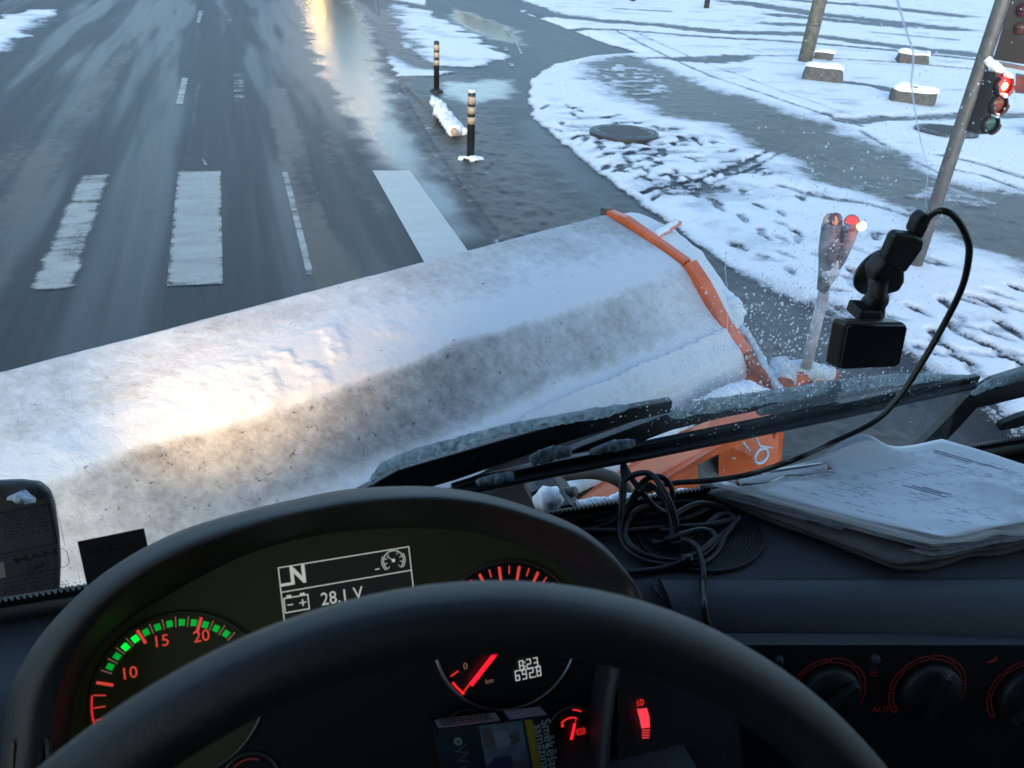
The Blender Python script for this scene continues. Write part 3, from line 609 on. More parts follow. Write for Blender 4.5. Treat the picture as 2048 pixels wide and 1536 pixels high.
# stones with snow caps
def stone(pxl, pxr, ytop, ybot, label, seed, slump=0):
    bl, br = Z(pxl, ybot), Z(pxr, ybot); base = (bl+br)/2; n = upright(base); W = (PL(pxr, ybot, base, n)-PL(pxl, ybot, base, n)).length; H = PL((pxl+pxr)/2, ytop, base, n).z
    X1 = Vector((n.y, -n.x, 0)); D = W*.6; c = base + n*D*.5
    r = thing('stone_block', label, 'stone', (c.x, c.y, 0), 'snow-capped stone blocks beside the path')
    rnd = random.Random(seed); v = []; f = []; N = 8
    def shell(z0, z1, gro, name, m, bulge):
        mb = MB(); v = []; f = []
        K = 20; rings = 6
        for i in range(rings+1):
            t = i/rings; z = z0+(z1-z0)*t; s = gro*(1 - bulge*t**3)
            for k in range(K):
                a = 2*pi*k/K; cx = abs(cos(a))**.35*(1 if cos(a) > 0 else -1); cy = abs(sin(a))**.35*(1 if sin(a) > 0 else -1)
                q = c + X1*(cx*W/2*s) + n*(cy*D/2*s) + UZ*z; q += Vector((mnoise.noise(q*3+Vector((seed, 0, 0))), mnoise.noise(q*3+Vector((0, seed, 0))), mnoise.noise(q*3+Vector((0, 0, seed)))*.8))*W*.11
                v.append(q)
        for i in range(rings):
            for k in range(K): f.append((i*K+k, i*K+(k+1) % K, (i+1)*K+(k+1) % K, (i+1)*K+k))
        f.append(tuple(rings*K+k for k in range(K))); mb.add(v, f).build(name, m, r, True)
    shell(-.08, H*.93, 1.0, 'rock', M['stone'], .10); shell(H*(.80-slump), H*1.04, 1.02, 'snow_cap', M['snow'], .5)
stone(1603, 1682, 128, 172, 'wide snow-capped stone block in front of the grey-brown pole', 1)
stone(1622, 1664, 100, 128, 'snow-capped stone block half hidden behind the grey-brown pole', 2)
stone(1788, 1856, 102, 134, 'far snow-capped stone block standing alone, flat topped', 3)
stone(1772, 1864, 172, 218, 'ragged grey stone block under slumped snow, left of the traffic light', 4, .05)
stone(2040, 2120, 240, 285, 'stone block cut off by the frame right of the traffic light', 5)
# little posts at the far edge
for px, yb, lb in ((1412, 21, 'dark square post standing in snow at the far edge, nearest the pole'), (1265, 7, 'short dark post at the far edge, middle of three'), (1239, 3, 'short dark post at the far edge, farthest from the pole')):
    q = Z(px, yb); n = upright(q); wd = (PL(px+5, yb, q, n)-PL(px-5, yb, q, n)).length*.5
    pr = thing('marker_post', lb, 'post', (q.x, q.y, 0), 'small posts at the far edge of the snow')
    MB().box(q+UZ*.45, wd*1.6, wd*1.6, .95).build('post', M['bollard'], pr); MB().box(q+UZ*.945, wd*1.9, wd*1.9, .05).build('cap', M['snow'], pr)
# manholes
def manhole(px, py, rx, label):
    c = Z(px, py); c.z = max(gz(c), .10)+.012; rr = (Z(px+rx, py)-Z(px-rx, py)).length/2
    r = thing('manhole_cover', label, 'manhole cover', (c.x, c.y, c.z), 'manhole covers in the snow')
    MB().lathe([(rr*1.09, -.06), (rr*1.09, .0), (rr, .004), (rr*.985, -.004)], c, seg=40, close=False).build('frame', M['iron'], r)
    MB().lathe([(rr*.975, -.03), (rr*.975, .004), (rr*.9, .008)], c, seg=40).build('lid', M['iron'], r)
    mb = MB()
    for q in range(-5, 6):
        for k in range(-5, 6):
            if q*q+k*k < 26: mb.box(c+Vector((q*rr*.16, k*rr*.16, .010)), rr*.09, rr*.09, .007)
    mb.build('tread_pattern', M['iron'], r)['kind'] = 'stuff'
manhole(1246, 281, 60, 'round iron manhole cover bare of snow, near the path corner'); manhole(1888, 276, 48, 'iron manhole cover in the snow behind the traffic light pole')
# traffic light
tb = Z(1828, 548); n = upright(tb); TX = Vector((n.y, -n.x, 0))
tl = thing('traffic_light', 'grey traffic light pole with red signal lit and black backboard', 'traffic light', (tb.x, tb.y, 0))
T = lambda x, y, o=0: PL(x, y, tb-n*o, n)
# width from the picture: 24 px half width at (1905,280)
hw = (T(1925, 293)-T(1894, 293)).length/2
ax = T(1909, 293); ax2 = T(2007, -2); adir = (ax2-ax).normalized()
foot_z = ax - adir*(ax.z/adir.z)
MB().tube([foot_z-UZ*.1, ax, ax2, ax2+adir*1.2], [hw]*4, 20).build('pole', M['galv'], tl, True)
MB().tube([foot_z+adir*.02, foot_z+adir*.06], hw*1.7, 20).build('base_flange', M['steel'], tl, True)
def signal(cx, cy, rpx, mlens, lit=False):
    c = T(cx, cy, hw*1.2); rr = (T(cx, cy+rpx, hw*1.2)-c).length; D = (-n*.72 + TX*.70 + UZ*-.03).normalized()    # faces to the right, towards the crossing
    A = D.cross(UZ).normalized()*-1; B = D.cross(A)*-1
    if A.cross(B).dot(D) < 0: A = -A
    mb = MB(); seg = 22
    for rad, hgt in ((rr*1.12, .35), (rr*1.12, 1.05)): pass
    v = []; f = []
    for k in range(seg+1):
        a = radians(-50) + radians(280)*k/seg; d = A*cos(a)+B*sin(a); ln = rr*(.95 if 0 < a < pi else .6)
        v += [c+d*rr*1.06, c+d*rr*1.06+D*ln, c+d*rr*1.16+D*ln, c+d*rr*1.16]
    for k in range(seg):
        for j in range(4): f.append((4*k+j, 4*k+4+j, 4*k+4+(j+1) % 4, 4*k+(j+1) % 4))
    MB().add(v, f).build('visor', M['signalbox'], tl, True)
    l = MB().lathe([(rr*1.03, .0), (rr*.95, rr*.18), (rr*.7, rr*.32), (rr*.3, rr*.4), (.001, rr*.42)], c+D*.004, A, B, 22).build('lens', mlens, tl, True)
    if lit: MB().lathe([(rr*.42, rr*.41), (rr*.25, rr*.47), (.001, rr*.49)], c+D*.004, A, B, 18).build('lamp_core', M['redhot'], tl, True)
    hb = c - D*rr*1.1; MB().box(hb, rr*2.5, rr*2.6, rr*2.1, A, B, D).build('signal_housing', M['signalbox'], tl)
    up = (UZ - D*UZ.dot(D)).normalized(); snow_lump([c+D*rr*.1+up*rr*1.2, c+D*rr*1.0+up*rr*1.25], [rr*.38, rr*.25], 'snow', M['snow'], tl, .5, 14, 10, 18)
    return c, rr, D
c, rr, D = signal(2003, 171, 18, M['redlamp'], True); signal(1993, 209, 17, M['lens_amber']); signal(1978, 248, 16, M['lens_green'])
pl = bpy.data.lights.new('signal_glow', 'POINT'); pl.energy = .9; pl.color = (1, .06, .04); pl.shadow_soft_size = .05
po = bpy.data.objects.new('signal_glow', pl); COL.objects.link(po); po.location = c+D*rr*1.3
bd = [T(2026, -14, .02), T(1986, 119, .02), T(2110, 138, .02), T(2170, -14, .02)]
MB().prism(bd, n*.03).build('backboard', M['board'], tl)
MB().prism([T(1984, 122, .03), T(2120, 146, .03), T(2120, 156, .03), T(1984, 129, .03)], n*.05).build('bracket', M['galv'], tl)
snow_lump([T(1972, 118, .05), T(1990, 135, .06), T(2008, 142, .06)], [.025, .04, .02], 'snow', M['snow'], tl, .5, 14, 10, 24)
for cx, cy, mm in ((2047, 20, M['lens_reddim']), (2042, 56, mat('lens_amber_dark', (.06, .025, .012), .3))):
    q = T(cx, cy, .04); MB().lathe([(.045, 0), (.042, .012), (.025, .02), (.001, .024)], q, TX*-1, UZ, 20).build('lens', mm, tl, True)
MB().prism([T(2032, 150, .02), T(2090, 160, .02), T(2080, 190, .02), T(2030, 186, .02)], n*.12).build('lower_housing', M['signalbox'], tl)
# street lamps ahead whose light lies on the wet road
def street_lamp(x, y, H, label, warm, s):
    r = thing('street_lamp', label, 'street lamp', (x, y, 0), 'street lamps along the road', True)
    MB().tube([(0, 0, 0), (0, 0, H*.6), (0, 0, H)], [.09, .07, .05], 12).build('pole', M['galv'], r, True)
    MB().tube(spline([(0, 0, H-.05), (-.3, 0, H+.25), (-1.2, 0, H+.4), (-2.2, 0, H+.42)]), .035, 8).build('arm', M['galv'], r, True)
    MB().box((-2.3, 0, H+.44), .9, .34, .12).build('lamp_head', M['galv'], r)
    MB().lathe([(.26, .0), (.24, -.06), (.14, -.13), (.01, -.15)], Vector((-2.3, 0, H+.37)), seg=16).build('lamp_glass', glow('lamp_lit_%s' % s, warm, s), r, True)
    return r
def lamp_at(px, py, dist, H, label, s):
    d = ray(px, py); t = (0-EYE.z)/d.z; dist = (H+EYE.z)/(-d.z/math.hypot(d.x, d.y)); g = EYE + d*t; hd = Vector((d.x, d.y, 0)).normalized()
    q = hd*dist; return street_lamp(q.x+2.3, q.y, H-.3, label, (1, .50, .13), s)
lamp_at(638, 95, 62, 8.5, 'far lit street lamp beside the road', 240)
lamp_at(728, 290, 33, 8.5, 'near lit street lamp beside the road, beyond the snowy island', 60)

# unseen bare trees beyond the junction, added to darken what the wet road mirrors
rt = random.Random(21); mb = MB()
for i in range(380):
    x = -95 + 300*rt.random(); y = 92 + 22*rt.random() - max(0, x-20)*.25; H_ = rt.uniform(9, 14)
    mb.tube([(x, y, 0), (x+rt.uniform(-.3, .3), y, H_*.5), (x+rt.uniform(-.6, .6), y, H_)], [.22, .15, .03], 5, False)
    for k in range(26):
        z0 = H_*rt.uniform(.15, .9); a = rt.uniform(0, 2*pi); l_ = (H_-z0)*.35+1.2; e_ = Vector((x+cos(a)*l_, y+sin(a)*l_, z0+l_*rt.uniform(.4, 1.0)))
        mb.tube([Vector((x, y, z0)), e_], [.16, .05], 3, False)
        mb.tube([e_.lerp(Vector((x, y, z0)), .5), e_+Vector((rt.uniform(-.9, .9), rt.uniform(-.5, .5), rt.uniform(.2, 1)))], [.10, .04], 3, False)
tr_ = mb.build('added_treeline', mat('bare_twigs', (.05, .042, .036), .9)); tr_['kind'] = 'stuff'; tr_['label'] = 'far line of bare dark winter trees, added to darken the road reflections'

# ================================================================== THE PLOUGH
P0 = Z(1215, 430, 1.25); PA = (Z(0, 748, 1.25)-P0); PA.z = 0; PA.normalize(); PP = Vector((-PA.y, PA.x, 0))
if PP.y > 0: PP = -PP
LEN = 3.55
plough = thing('snow_plough', 'snow-covered orange plough blade angled across the front of the truck', 'snow plough', (P0+PA*LEN*.5-UZ*1.25)[:])
PR = lambda l, s, hh: P0 + PA*l + PP*s + UZ*hh
prof = [(-.02, -.03), (0, 0), (.23, -.045), (.455, -.105), (.50, -.135), (.59, -.225), (.676, -.298), (.72, -.315), (.80, -.372), (.83, -.41), (.86, -.55), (.83, -.78), (.72, -1.0), (.55, -1.13)]
def prof_at(t):
    d = [0]
    for a, b in zip(prof, prof[1:]): d.append(d[-1]+math.dist(a, b))
    t *= d[-1]
    for i in range(len(prof)-1):
        if t <= d[i+1] or i == len(prof)-2:
            q = (t-d[i])/(d[i+1]-d[i]); return prof[i][0]+(prof[i+1][0]-prof[i][0])*q, prof[i][1]+(prof[i+1][1]-prof[i][1])*q
# blade body
loft([[PR(l, s-.0, hh-.02) for l in np.linspace(0, LEN, 12)] for s, hh in prof] + [[PR(l, s-.05, hh-.06) for l in np.linspace(0, LEN, 12)] for s, hh in prof[::-1]], 'mouldboard', M['dark_steel'], plough, False)
# snow and frost lying on its top
NU, NV = 420, 150; tmax = 0.0
vs = []; dirt = []
for i in range(NU+1):
    l = LEN*i/NU
    for j in range(NV+1):
        t = j/NV*(.52 + .07*float(sst(1.3, .1, np.array(l)))); pr_ = [prof_at(max(0, t+e_)) for e_ in (-.008, -.004, 0, .004, .008)]; s = sum(q[0] for q in pr_)/5; hh = sum(q[1] for q in pr_)/5
        q = PR(l, s, hh); nz_ = mnoise.fractal(q*6, 1, 2, 4); nb = mnoise.fractal(q*1.7, 1, 2, 3)
        fold1 = math.exp(-((s-.40)/.10)**2); fold2 = math.exp(-((s-.69)/.06)**2)
        clump = max(0, math.exp(-((l-1.75-.5*(s-.4))/.42)**2)*math.exp(-((s-.33)/.15)**2)*1.2 + .25*fold1*(nb+.4))
        th = .010 + .002*nz_ + .020*clump*(.6+.8*max(0, mnoise.noise(q*11)+.35*mnoise.noise(q*32)+.2*mnoise.noise(q*75))) + .008*max(0, nb)*fold1 + fold2*.012 + (.016+.012*nz_ if .72 < s < .82 else 0)
        k1 = float(sst(.44, .495, np.array(s + .02*nb))); k2 = float(sst(.63, .70, np.array(s + .02*nb)))
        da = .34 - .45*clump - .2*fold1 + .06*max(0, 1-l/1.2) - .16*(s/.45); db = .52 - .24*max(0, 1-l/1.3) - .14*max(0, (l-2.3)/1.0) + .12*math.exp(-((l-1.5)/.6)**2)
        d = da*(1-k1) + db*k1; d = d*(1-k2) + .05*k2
        edge = sst(.0, .03, np.array(l)); th *= float(edge)*.9+.1
        vs.append(PR(l, s, hh + th)); dirt.append(max(0, d + .10*nb))
fs = [(i*(NV+1)+j, i*(NV+1)+j+1, (i+1)*(NV+1)+j+1, (i+1)*(NV+1)+j) for i in range(NU) for j in range(NV)]
sc_ = MB().add(vs, fs).build('snow_cover', M['ploughsnow'], plough, True)
at = sc_.data.attributes.new('dirt', 'FLOAT', 'POINT'); at.data.foreach_set('value', np.array(dirt, np.float32))
# right end plate: orange edge bar following the folded profile
def bar(pts, wid, hgt, name, m, parent, out=None, seg=None):
    pts = [Vector(p) for p in pts]; v = []; f = []; out = out or -PA
    for i, p in enumerate(pts):
        td = (pts[min(i+1, len(pts)-1)]-pts[max(i-1, 0)]).normalized(); up = td.cross(out).normalized()
        if up.z < 0: up = -up
        o2 = out.normalized(); v += [p-o2*wid*.5, p+o2*wid*.5, p+o2*wid*.5+up*hgt, p-o2*wid*.5+up*hgt]
    for i in range(len(pts)-1):
        for j in range(4): f.append((4*i+j, 4*i+(j+1) % 4, 4*i+4+(j+1) % 4, 4*i+4+j))
    f += [(3, 2, 1, 0), tuple(4*len(pts)-4+k for k in range(4))]
    o = MB().add(v, f).build(name, m, parent); bv = o.modifiers.new('b', 'BEVEL'); bv.width = min(wid, hgt)*.15; bv.segments = 2; return o
bar([PR(-.01, -.03, -.01), PR(-.01, .1, -.015), PR(-.01, .455, -.11)], .045, .035, 'edge_bar', M['orange'], plough)
bar([PR(-.012, .455, -.105), PR(-.012, .54, -.17), PR(-.012, .676, -.31), PR(-.012, .80, -.40)], .065, .04, 'edge_bar', M['orange'], plough)
bar([PR(-.012, .79, -.40), PR(-.012, .90, -.44), PR(-.012, 1.01, -.50)], .04, .03, 'edge_bar', M['orange_dirty'], plough)
MB().box(PR(-.012, -.015, .012), .05, .035, .035, PA, PP).build('edge_cap', M['steel'], plough)
MB().prism([PR(-.02, s, hh-.01) for s, hh in [(-.02, -.02), (.455, -.11), (.676, -.30), (.82, -.41), (1.02, -.5), (1.0, -1.1), (.3, -1.15), (.0, -.6)]], PA*-.02).build('end_plate', M['orange_dirty'], plough)
# outer flared wing under snow
inner = [PR(-.05, s, hh-.02) for s, hh in ((-.0, 0), (.2, -.05), (.455, -.12), (.56, -.2), (.676, -.32), (.76, -.38))]
outer = [Z(x, y, zz) for x, y, zz in ((1296, 437, 1.04), (1345, 455, 1.0), (1405, 505, .95), (1440, 555, .90), (1470, 600, .86), (1488, 630, .83))]
n_ = 24; ci = resample(inner, n_); co = resample(outer, n_); g = []
for t in np.linspace(0, 1, 10): g.append([a.lerp(b, float(t)) + UZ*(.10*sin(pi*float(t))*.3 + .012*mnoise.noise(a.lerp(b, float(t))*12)) for a, b in zip(ci, co)])
g.append([p-UZ*.06 for p in co]); loft(g, 'side_wing', M['ploughsnow'], plough)
bar([Z(1303, 478, 1.16), Z(1355, 448, 1.07)], .05, .02, 'wing_rib', M['orange'], plough, out=PP)
snow_lump([Z(1308, 470, 1.19), Z(1352, 445, 1.10)], [.018, .014], 'snow', M['snow'], plough, .4, 30, 10, 24)
snow_lump([Z(1440, 590, .93), Z(1470, 615, .9), Z(1484, 628, .87)], [.03, .05, .03], 'snow', M['snow'], plough, .5, 15, 12, 30)
# lower right corner of the end frame
def plate(px, name, m, th=.02, parent=None): return MB().prism([Z(x, y, zz) for x, y, zz in px], Vector((.0, .0, -th))).build(name, m, parent or plough)
plate([(1442, 760, .80), (1490, 700, .84), (1560, 783, .74), (1530, 800, .73), (1490, 790, .74), (1468, 765, .76)], 'corner_plate', M['orange'])
snow_lump([Z(1478, 655, .93), Z(1505, 690, .88), Z(1540, 750, .82), Z(1570, 790, .78)], [.02, .018, .02, .015], 'snow', M['slushsnow'], plough, .7, 25, 10, 50)
snow_lump([Z(1390, 812, .80), Z(1440, 800, .82), Z(1500, 780, .80), Z(1540, 790, .78)], [.03, .045, .04, .02], 'snow', M['snow'], plough, .5, 15, 12, 50)
plate([(1543, 828, .62), (1572, 822, .62), (1560, 945, .30), (1545, 950, .30)], 'end_post', M['orange'], .05)
plate([(1440, 880, .64), (1530, 830, .66), (1556, 870, .55), (1557, 942, .40), (1440, 965, .42)], 'bracket_plate', M['orange'], .03)
plate([(1500, 845, .68), (1545, 832, .66), (1545, 885, .50), (1525, 890, .5)], 'bracket_recess', M['dark_steel'], .01)
ringc = Z(1522, 912, .56); MB().tube([ringc + PA*(cos(2*pi*k/24)*.045) + UX*(0) + Vector((0, .6, .8))*(sin(2*pi*k/24)*.026) for k in range(25)], .007, 8, False).build('lifting_eye', M['slushsnow'], plough, True)
snow_lump([Z(1468, 858, .70), Z(1482, 880, .67), Z(1500, 903, .63)], [.003, .005, .004], 'snow', M['slushsnow'], plough, .4, 30, 10, 40); snow_lump([Z(1494, 850, .70), Z(1510, 874, .67), Z(1520, 893, .63), Z(1545, 896, .6)], [.003, .005, .005, .003], 'snow', M['slushsnow'], plough, .4, 30, 10, 40)
# push frame
plate([(1140, 1012, .98), (1300, 888, .92), (1420, 840, .86), (1540, 812, .80), (1540, 838, .78), (1400, 905, .82), (1250, 985, .92), (1190, 1016, .95)], 'push_arm', M['orange'], .05)
plate([(1395, 900, .83), (1397, 990, .62), (1220, 1000, .85), (1255, 980, .90)], 'push_arm_web', M['orange'], .02)
plate([(1385, 915, .815), (1390, 978, .66), (1275, 985, .82)], 'arm_gusset', M['orange_dirty'], -.012)
snow_lump([Z(1100, 990, 1.02), Z(1200, 935, .98), Z(1300, 880, .94), Z(1390, 842, .9)], [.03, .04, .028, .012], 'snow', M['snow'], plough, .35, 12, 14, 60)
plate([(1395, 905, .55), (1442, 880, .55), (1442, 955, .45), (1397, 980, .45)], 'steel_plate', M['steel'], .02)
plate([(1180, 860, .60), (1340, 800, .62), (1480, 740, .62), (1490, 800, .5), (1360, 860, .5), (1180, 930, .5)], 'blade_rib', M['dark_steel'], .02)
# mast with marker lamps on the plough's right end
mb0 = Z(1612, 725, .86); PN_ = upright(mb0); MP = lambda x, y: PL(x, y, mb0, PN_)
snow_lump([PR(-.03, 1.0, -.42), Z(1560, 738, .82), Z(1610, 742, .80), Z(1660, 748, .78)], [.04, .05, .045, .035], 'snow', M['slushsnow'], plough, .45, 14, 12, 50)
MB().tube([PR(-.0, 1.0, -.45), Z(1610, 750, .78), Z(1668, 752, .77)], .035, 12).build('cross_tube', M['orange_dirty'], plough, True)
MB().tube([MP(1612, 735), MP(1648, 585)], .022, 12).build('marker_mast', M['mastsnow'], plough, True)
MB().tube([MP(1645, 580), MP(1656, 540), MP(1660, 495), MP(1664, 448)], [.022, .036, .042, .038], 14).build('lamp_bracket', M['snowysteel'], plough, True)
MB().tube([MP(1650, 565), MP(1680, 520), MP(1696, 480), MP(1704, 448)], [.018, .022, .026, .03], 14).build('lamp_bracket', M['snowysteel'], plough, True)
sz = (MP(1662, 440)-MP(1685, 440)).length
def plamp(px, py, mm, r, tilt):
    c = MP(px, py); D = (-PN_*.8 + Vector((tilt, 0, .25))).normalized(); A = D.cross(UZ).normalized(); B = A.cross(D)*-1
    if A.cross(B).dot(D) < 0: A = -A
    MB().lathe([(r*.5, -r*1.2), (r*1.05, -r*.5), (r*1.12, .0), (r*1.0, .0)], c, A, B, 20).build('lamp_housing', M['steel'], plough, True)
    return MB().lathe([(r*.98, .001), (r*.9, r*.12), (r*.5, r*.2), (.001, r*.22)], c, A, B, 20).build('lamp_lens', mm, plough, True)
plamp(1672, 441, M['lens_amber'], sz*.66, .5); plamp(1662, 443, M['amber_lens'], sz*.70, -.75); plamp(1703, 444, glow('marker_lens_lit', (1, .05, .04), .22), sz*.62, -.2)
MB().box(MP(1706, 452)-PN_*.05, sz*1.1, sz*.22, .02, RGT+UPV*.35, UPV, None).build('lamp_slot', M['dark_steel'], plough)
cc = MP(1724, 445)-PN_*.05; MB().lathe([(sz*.36, -.01), (sz*.36, .01), (.001, .02)], cc, RGT, UPV, 16).build('lamp_core', M['marker_red'], plough, True)
snow_lump([MP(1650, 572), MP(1662, 540), MP(1672, 512)], [.02, .04, .02], 'snow', M['slushsnow'], plough, .3, 20, 12, 30)
pl2 = bpy.data.lights.new('marker_glow', 'POINT'); pl2.energy = .12; pl2.color = (1, .1, .08); pl2.shadow_soft_size = .03
po2 = bpy.data.objects.new('marker_glow', pl2); COL.objects.link(po2); po2.location = cc-PN_*.06
# hydraulics between truck and plough
MB().tube(spline([Z(1085, 965, 1.15), Z(1130, 950, 1.2), Z(1190, 946, 1.22), Z(1238, 962, 1.2), Z(1258, 988, 1.12), Z(1260, 1010, 1.0)]), .016, 10).build('hydraulic_hose', M['hose'], plough, True)

# ================================================================== THE TRUCK
truck = thing('truck', 'dark truck cab seen from the driving seat, gauges glowing behind the wheel', 'truck', (.55, .2, 0))
XL, XR = -.62, 1.72
# windshield with the film of spray
nu, nv = 60, 40; vs = []; sp = []
def spray_amt(q):
    a = 0
    d = (q-EYE); zc = d.dot(FWD); px = 1024+FPX*d.dot(RGT)/zc; py = 768-FPX*d.dot(UPV)/zc
    for cx, cy, rx, ry, am in SPRAY: a += am*math.exp(-((px-cx)/rx)**2-((py-cy)/ry)**2)
    return min(a, .5)
SPRAY = [(1690, 430, 110, 90, .20), (1600, 620, 150, 120, .14), (1440, 760, 130, 90, .16), (1900, 60, 170, 140, .012), (1950, 330, 130, 160, .04), (650, 690, 500, 90, .02)]
for i in range(nu+1):
    for j in range(nv+1):
        x = XL+.04+(XR-XL-.08)*i/nu; z = 1.80+1.30*j/nv; q = Vector((x, .69-.17*(z-1.82), z)); vs.append(q); sp.append(spray_amt(q))
ws = MB().add(vs, [(i*(nv+1)+j, (i+1)*(nv+1)+j, (i+1)*(nv+1)+j+1, i*(nv+1)+j+1) for i in range(nu) for j in range(nv)]).build('windshield', M['glass'], truck)
at = ws.data.attributes.new('spray', 'FLOAT', 'POINT'); at.data.foreach_set('value', np.array(sp, np.float32))
# enamel border and its dotted edge
WU = WN.cross(UX).normalized(); WU = WU if WU.z > 0 else -WU
W0 = lambda x, up, off=-.002: Vector((x, 0, 0)) + Vector((0, .69, 1.82)) + WU*up + WN*off
mb = MB(); mb.quad(W0(XL, -.06), W0(XR, -.06), W0(XR, .006), W0(XL, .006)); x = XL; k = 0
while x < XR-.01:
    mb.add([W0(x, .006), W0(x+.0034, .006), W0(x+.0017, .0125)], [(0, 1, 2)]); mb.disc(W0(x+.0017+.0026, .0135), UX, WU, .0010, 6); mb.disc(W0(x+.0017, .0175), UX, WU, .0007, 6); x += .0052
fr = mb.build('enamel_border', M['frit'], ws)
# cracks
def crack_mat():
    m = bpy.data.materials.new('crack_line'); m.use_nodes = True; t = m.node_tree; t.nodes.clear(); o = t.nodes.new('ShaderNodeOutputMaterial')
    a = t.nodes.new('ShaderNodeBsdfTranslucent'); a.inputs[0].default_value = (.95, .97, 1, 1); b = t.nodes.new('ShaderNodeBsdfTransparent'); x = t.nodes.new('ShaderNodeMixShader'); x.inputs[0].default_value = .55
    t.links.new(b.outputs[0], x.inputs[1]); t.links.new(a.outputs[0], x.inputs[2]); t.links.new(x.outputs[0], o.inputs[0]); return m
M['crack'] = crack_mat()
mb = MB()
cr = [(1785, -40), (1797, 10), (1812, 60), (1828, 110), (1822, 165), (1832, 235), (1843, 290), (1857, 340), (1850, 400), (1857, 425)]
pts = [WS(x, y, .003) for x, y in cr]; mb.tube(resample(pts, 40), [.0015*(1-i/40)+.0002 for i in range(40)], 5, flat=.3)
pts = [WS(x, y, .003) for x, y in ((1453, 500), (1450, 540), (1458, 600), (1452, 700), (1462, 790))]; mb.tube(resample(pts, 20), .00028, 4)
mb.build('crack', M['crack'], ws)
# water drops, sprayed outside
mb = MB(); rg = random.Random(3)
def droplet(px, py, r):
    c = WS(px, py, .003); u = RGT; a0 = rg.random()*6; el = rg.uniform(.7, 1.5); v = [c + WN*r*.55]; f = []
    for ring, (rr_, hh_) in enumerate(((.65, .4), (1, 0))):
        for k in range(6):
            a = a0+2*pi*k/6; v.append(c + (UX*cos(a)*rr_ + WU*sin(a)*rr_*el)*r + WN*hh_*r)
    f += [(0, 1+k, 1+(k+1) % 6) for k in range(6)] + [(1+k, 7+k, 7+(k+1) % 6, 1+(k+1) % 6) for k in range(6)]; mb.add(v, f)
for cnt, cx, cy, sx_, sy_, r0, r1 in ((900, 1580, 655, 110, 75, .0005, .0015), (420, 1410, 760, 85, 70, .0005, .0013), (330, 1690, 480, 75, 110, .0005, .0014), (260, 1920, 190, 110, 170, .0004, .0011), (160, 1750, 330, 180, 100, .0004, .0009), (260, 1740, 770, 90, 22, .0005, .0012), (90, 1250, 150, 300, 150, .0003, .0006), (60, 900, 500, 300, 250, .0003, .0006), (140, 1460, 825, 90, 30, .0005, .0012)):
    for _ in range(cnt):
        x, y = rg.gauss(cx, sx_), rg.gauss(cy, sy_)
        droplet(x, y, r0+(r1-r0)*rg.random()**2)
dr_ = mb.build('water_drops', M['drop'], ws, True); dr_['kind'] = 'stuff'
# inspection labels stuck on the glass at lower left
M['label_ink'] = mat('label_ink', (.015, .015, .017), .6)
def wvec(x0, y0, x1, y1): return (WS(x1, y1)-WS(x0, y0)).normalized()
lx = wvec(0, 1150, 130, 1120); ly = WN.cross(lx)*-1
ly = ly if ly.z > 0 else -ly
def wline(pts, wd, parent, name='label_line', m=None):
    mb = MB(); pp = [WS(x, y, -.004) for x, y in pts]
    for a, b in zip(pp, pp[1:]):
        s = (b-a).normalized().cross(WN)*wd*.5; mb.quad(a-s, b-s, b+s, a+s)
    return mb.build(name, m or M['label_ink'], parent)
wline([(-10, 1028), (97, 1007), (114, 1086), (-10, 1111)], .0014, ws)
wline([(97, 995), (108, 994), (130, 1092)], .0004, ws)
wline([(-10, 1118), (60, 1106), (125, 1097), (134, 1104), (139, 1126), (132, 1133), (-10, 1160)], .0006, ws)
wline([(157, 1144), (163, 1190)], .0003, ws)
text('MAN', .0095, WS(72, 1113, -.004), lx, ly, M['label_ink'], 'lettering', ws, sx=1.75, bold=.03)
wline([(57, 1127), (92, 1121), (95, 1140), (60, 1146), (57, 1127)], .0005, ws)
MB().add([WS(x, y, -.004) for x, y in ((64, 1142), (68, 1134), (74, 1131), (82, 1129), (86, 1124), (91, 1127), (88, 1131), (86, 1138), (83, 1134), (76, 1136), (72, 1141))], [tuple(range(11))]).build('lion_emblem', M['label_ink'], ws)
mb = MB(); c = WS(127, 1175, -.004); mb.disc(c, lx, ly, .0050, 20, .0044); mb.build('approval_ring', M['label_ink'], ws)
text('E3', .0062, WS(127, 1175, -.004), lx, ly, M['label_ink'], 'lettering', ws); text('-E A 1-', .004, WS(124, 1164, -.004), lx, ly, M['label_ink'], 'lettering', ws)
text('11', .0028, WS(141, 1172, -.004), lx, ly, M['label_ink'], 'lettering', ws); text('CCC', .0042, WS(131, 1188, -.004), lx, ly, M['label_ink'], 'lettering', ws, sx=1.3); text('E000199', .0028, WS(134, 1197, -.004), lx, ly, M['label_ink'], 'lettering', ws)
mb = MB(); c = WS(131, 1188, -.004); rr_ = [(cos(a)*.0062+(.003 if cos(a) > 0 else -.003), sin(a)*.0034) for a in np.linspace(0, 2*pi, 25)]
for a, b in zip(rr_, rr_[1:]):
    p1, p2 = c+lx*a[0]+ly*a[1], c+lx*b[0]+ly*b[1]; s = (p2-p1).normalized().cross(WN)*.0002; mb.quad(p1-s, p2-s, p2+s, p1+s)
mb.build('approval_ring', M['label_ink'], ws)
mb = MB(); rg2 = random.Random(5)
for row in range(13):
    y0 = 1030+row*6.2 if row < 9 else 1160+(row-9)*9; x = 8
    while x < (88 if row < 9 else 105):
        wd = rg2.uniform(4, 14); a, b = WS(x, y0-x*.19, -.004), WS(x+wd, y0-(x+wd)*.19, -.004); s = ly*.0006; mb.quad(a-s, b-s, b+s, a+s); x += wd+rg2.uniform(2, 6)
mb.build('small_print', M['label_ink'], ws)['kind'] = 'stuff'
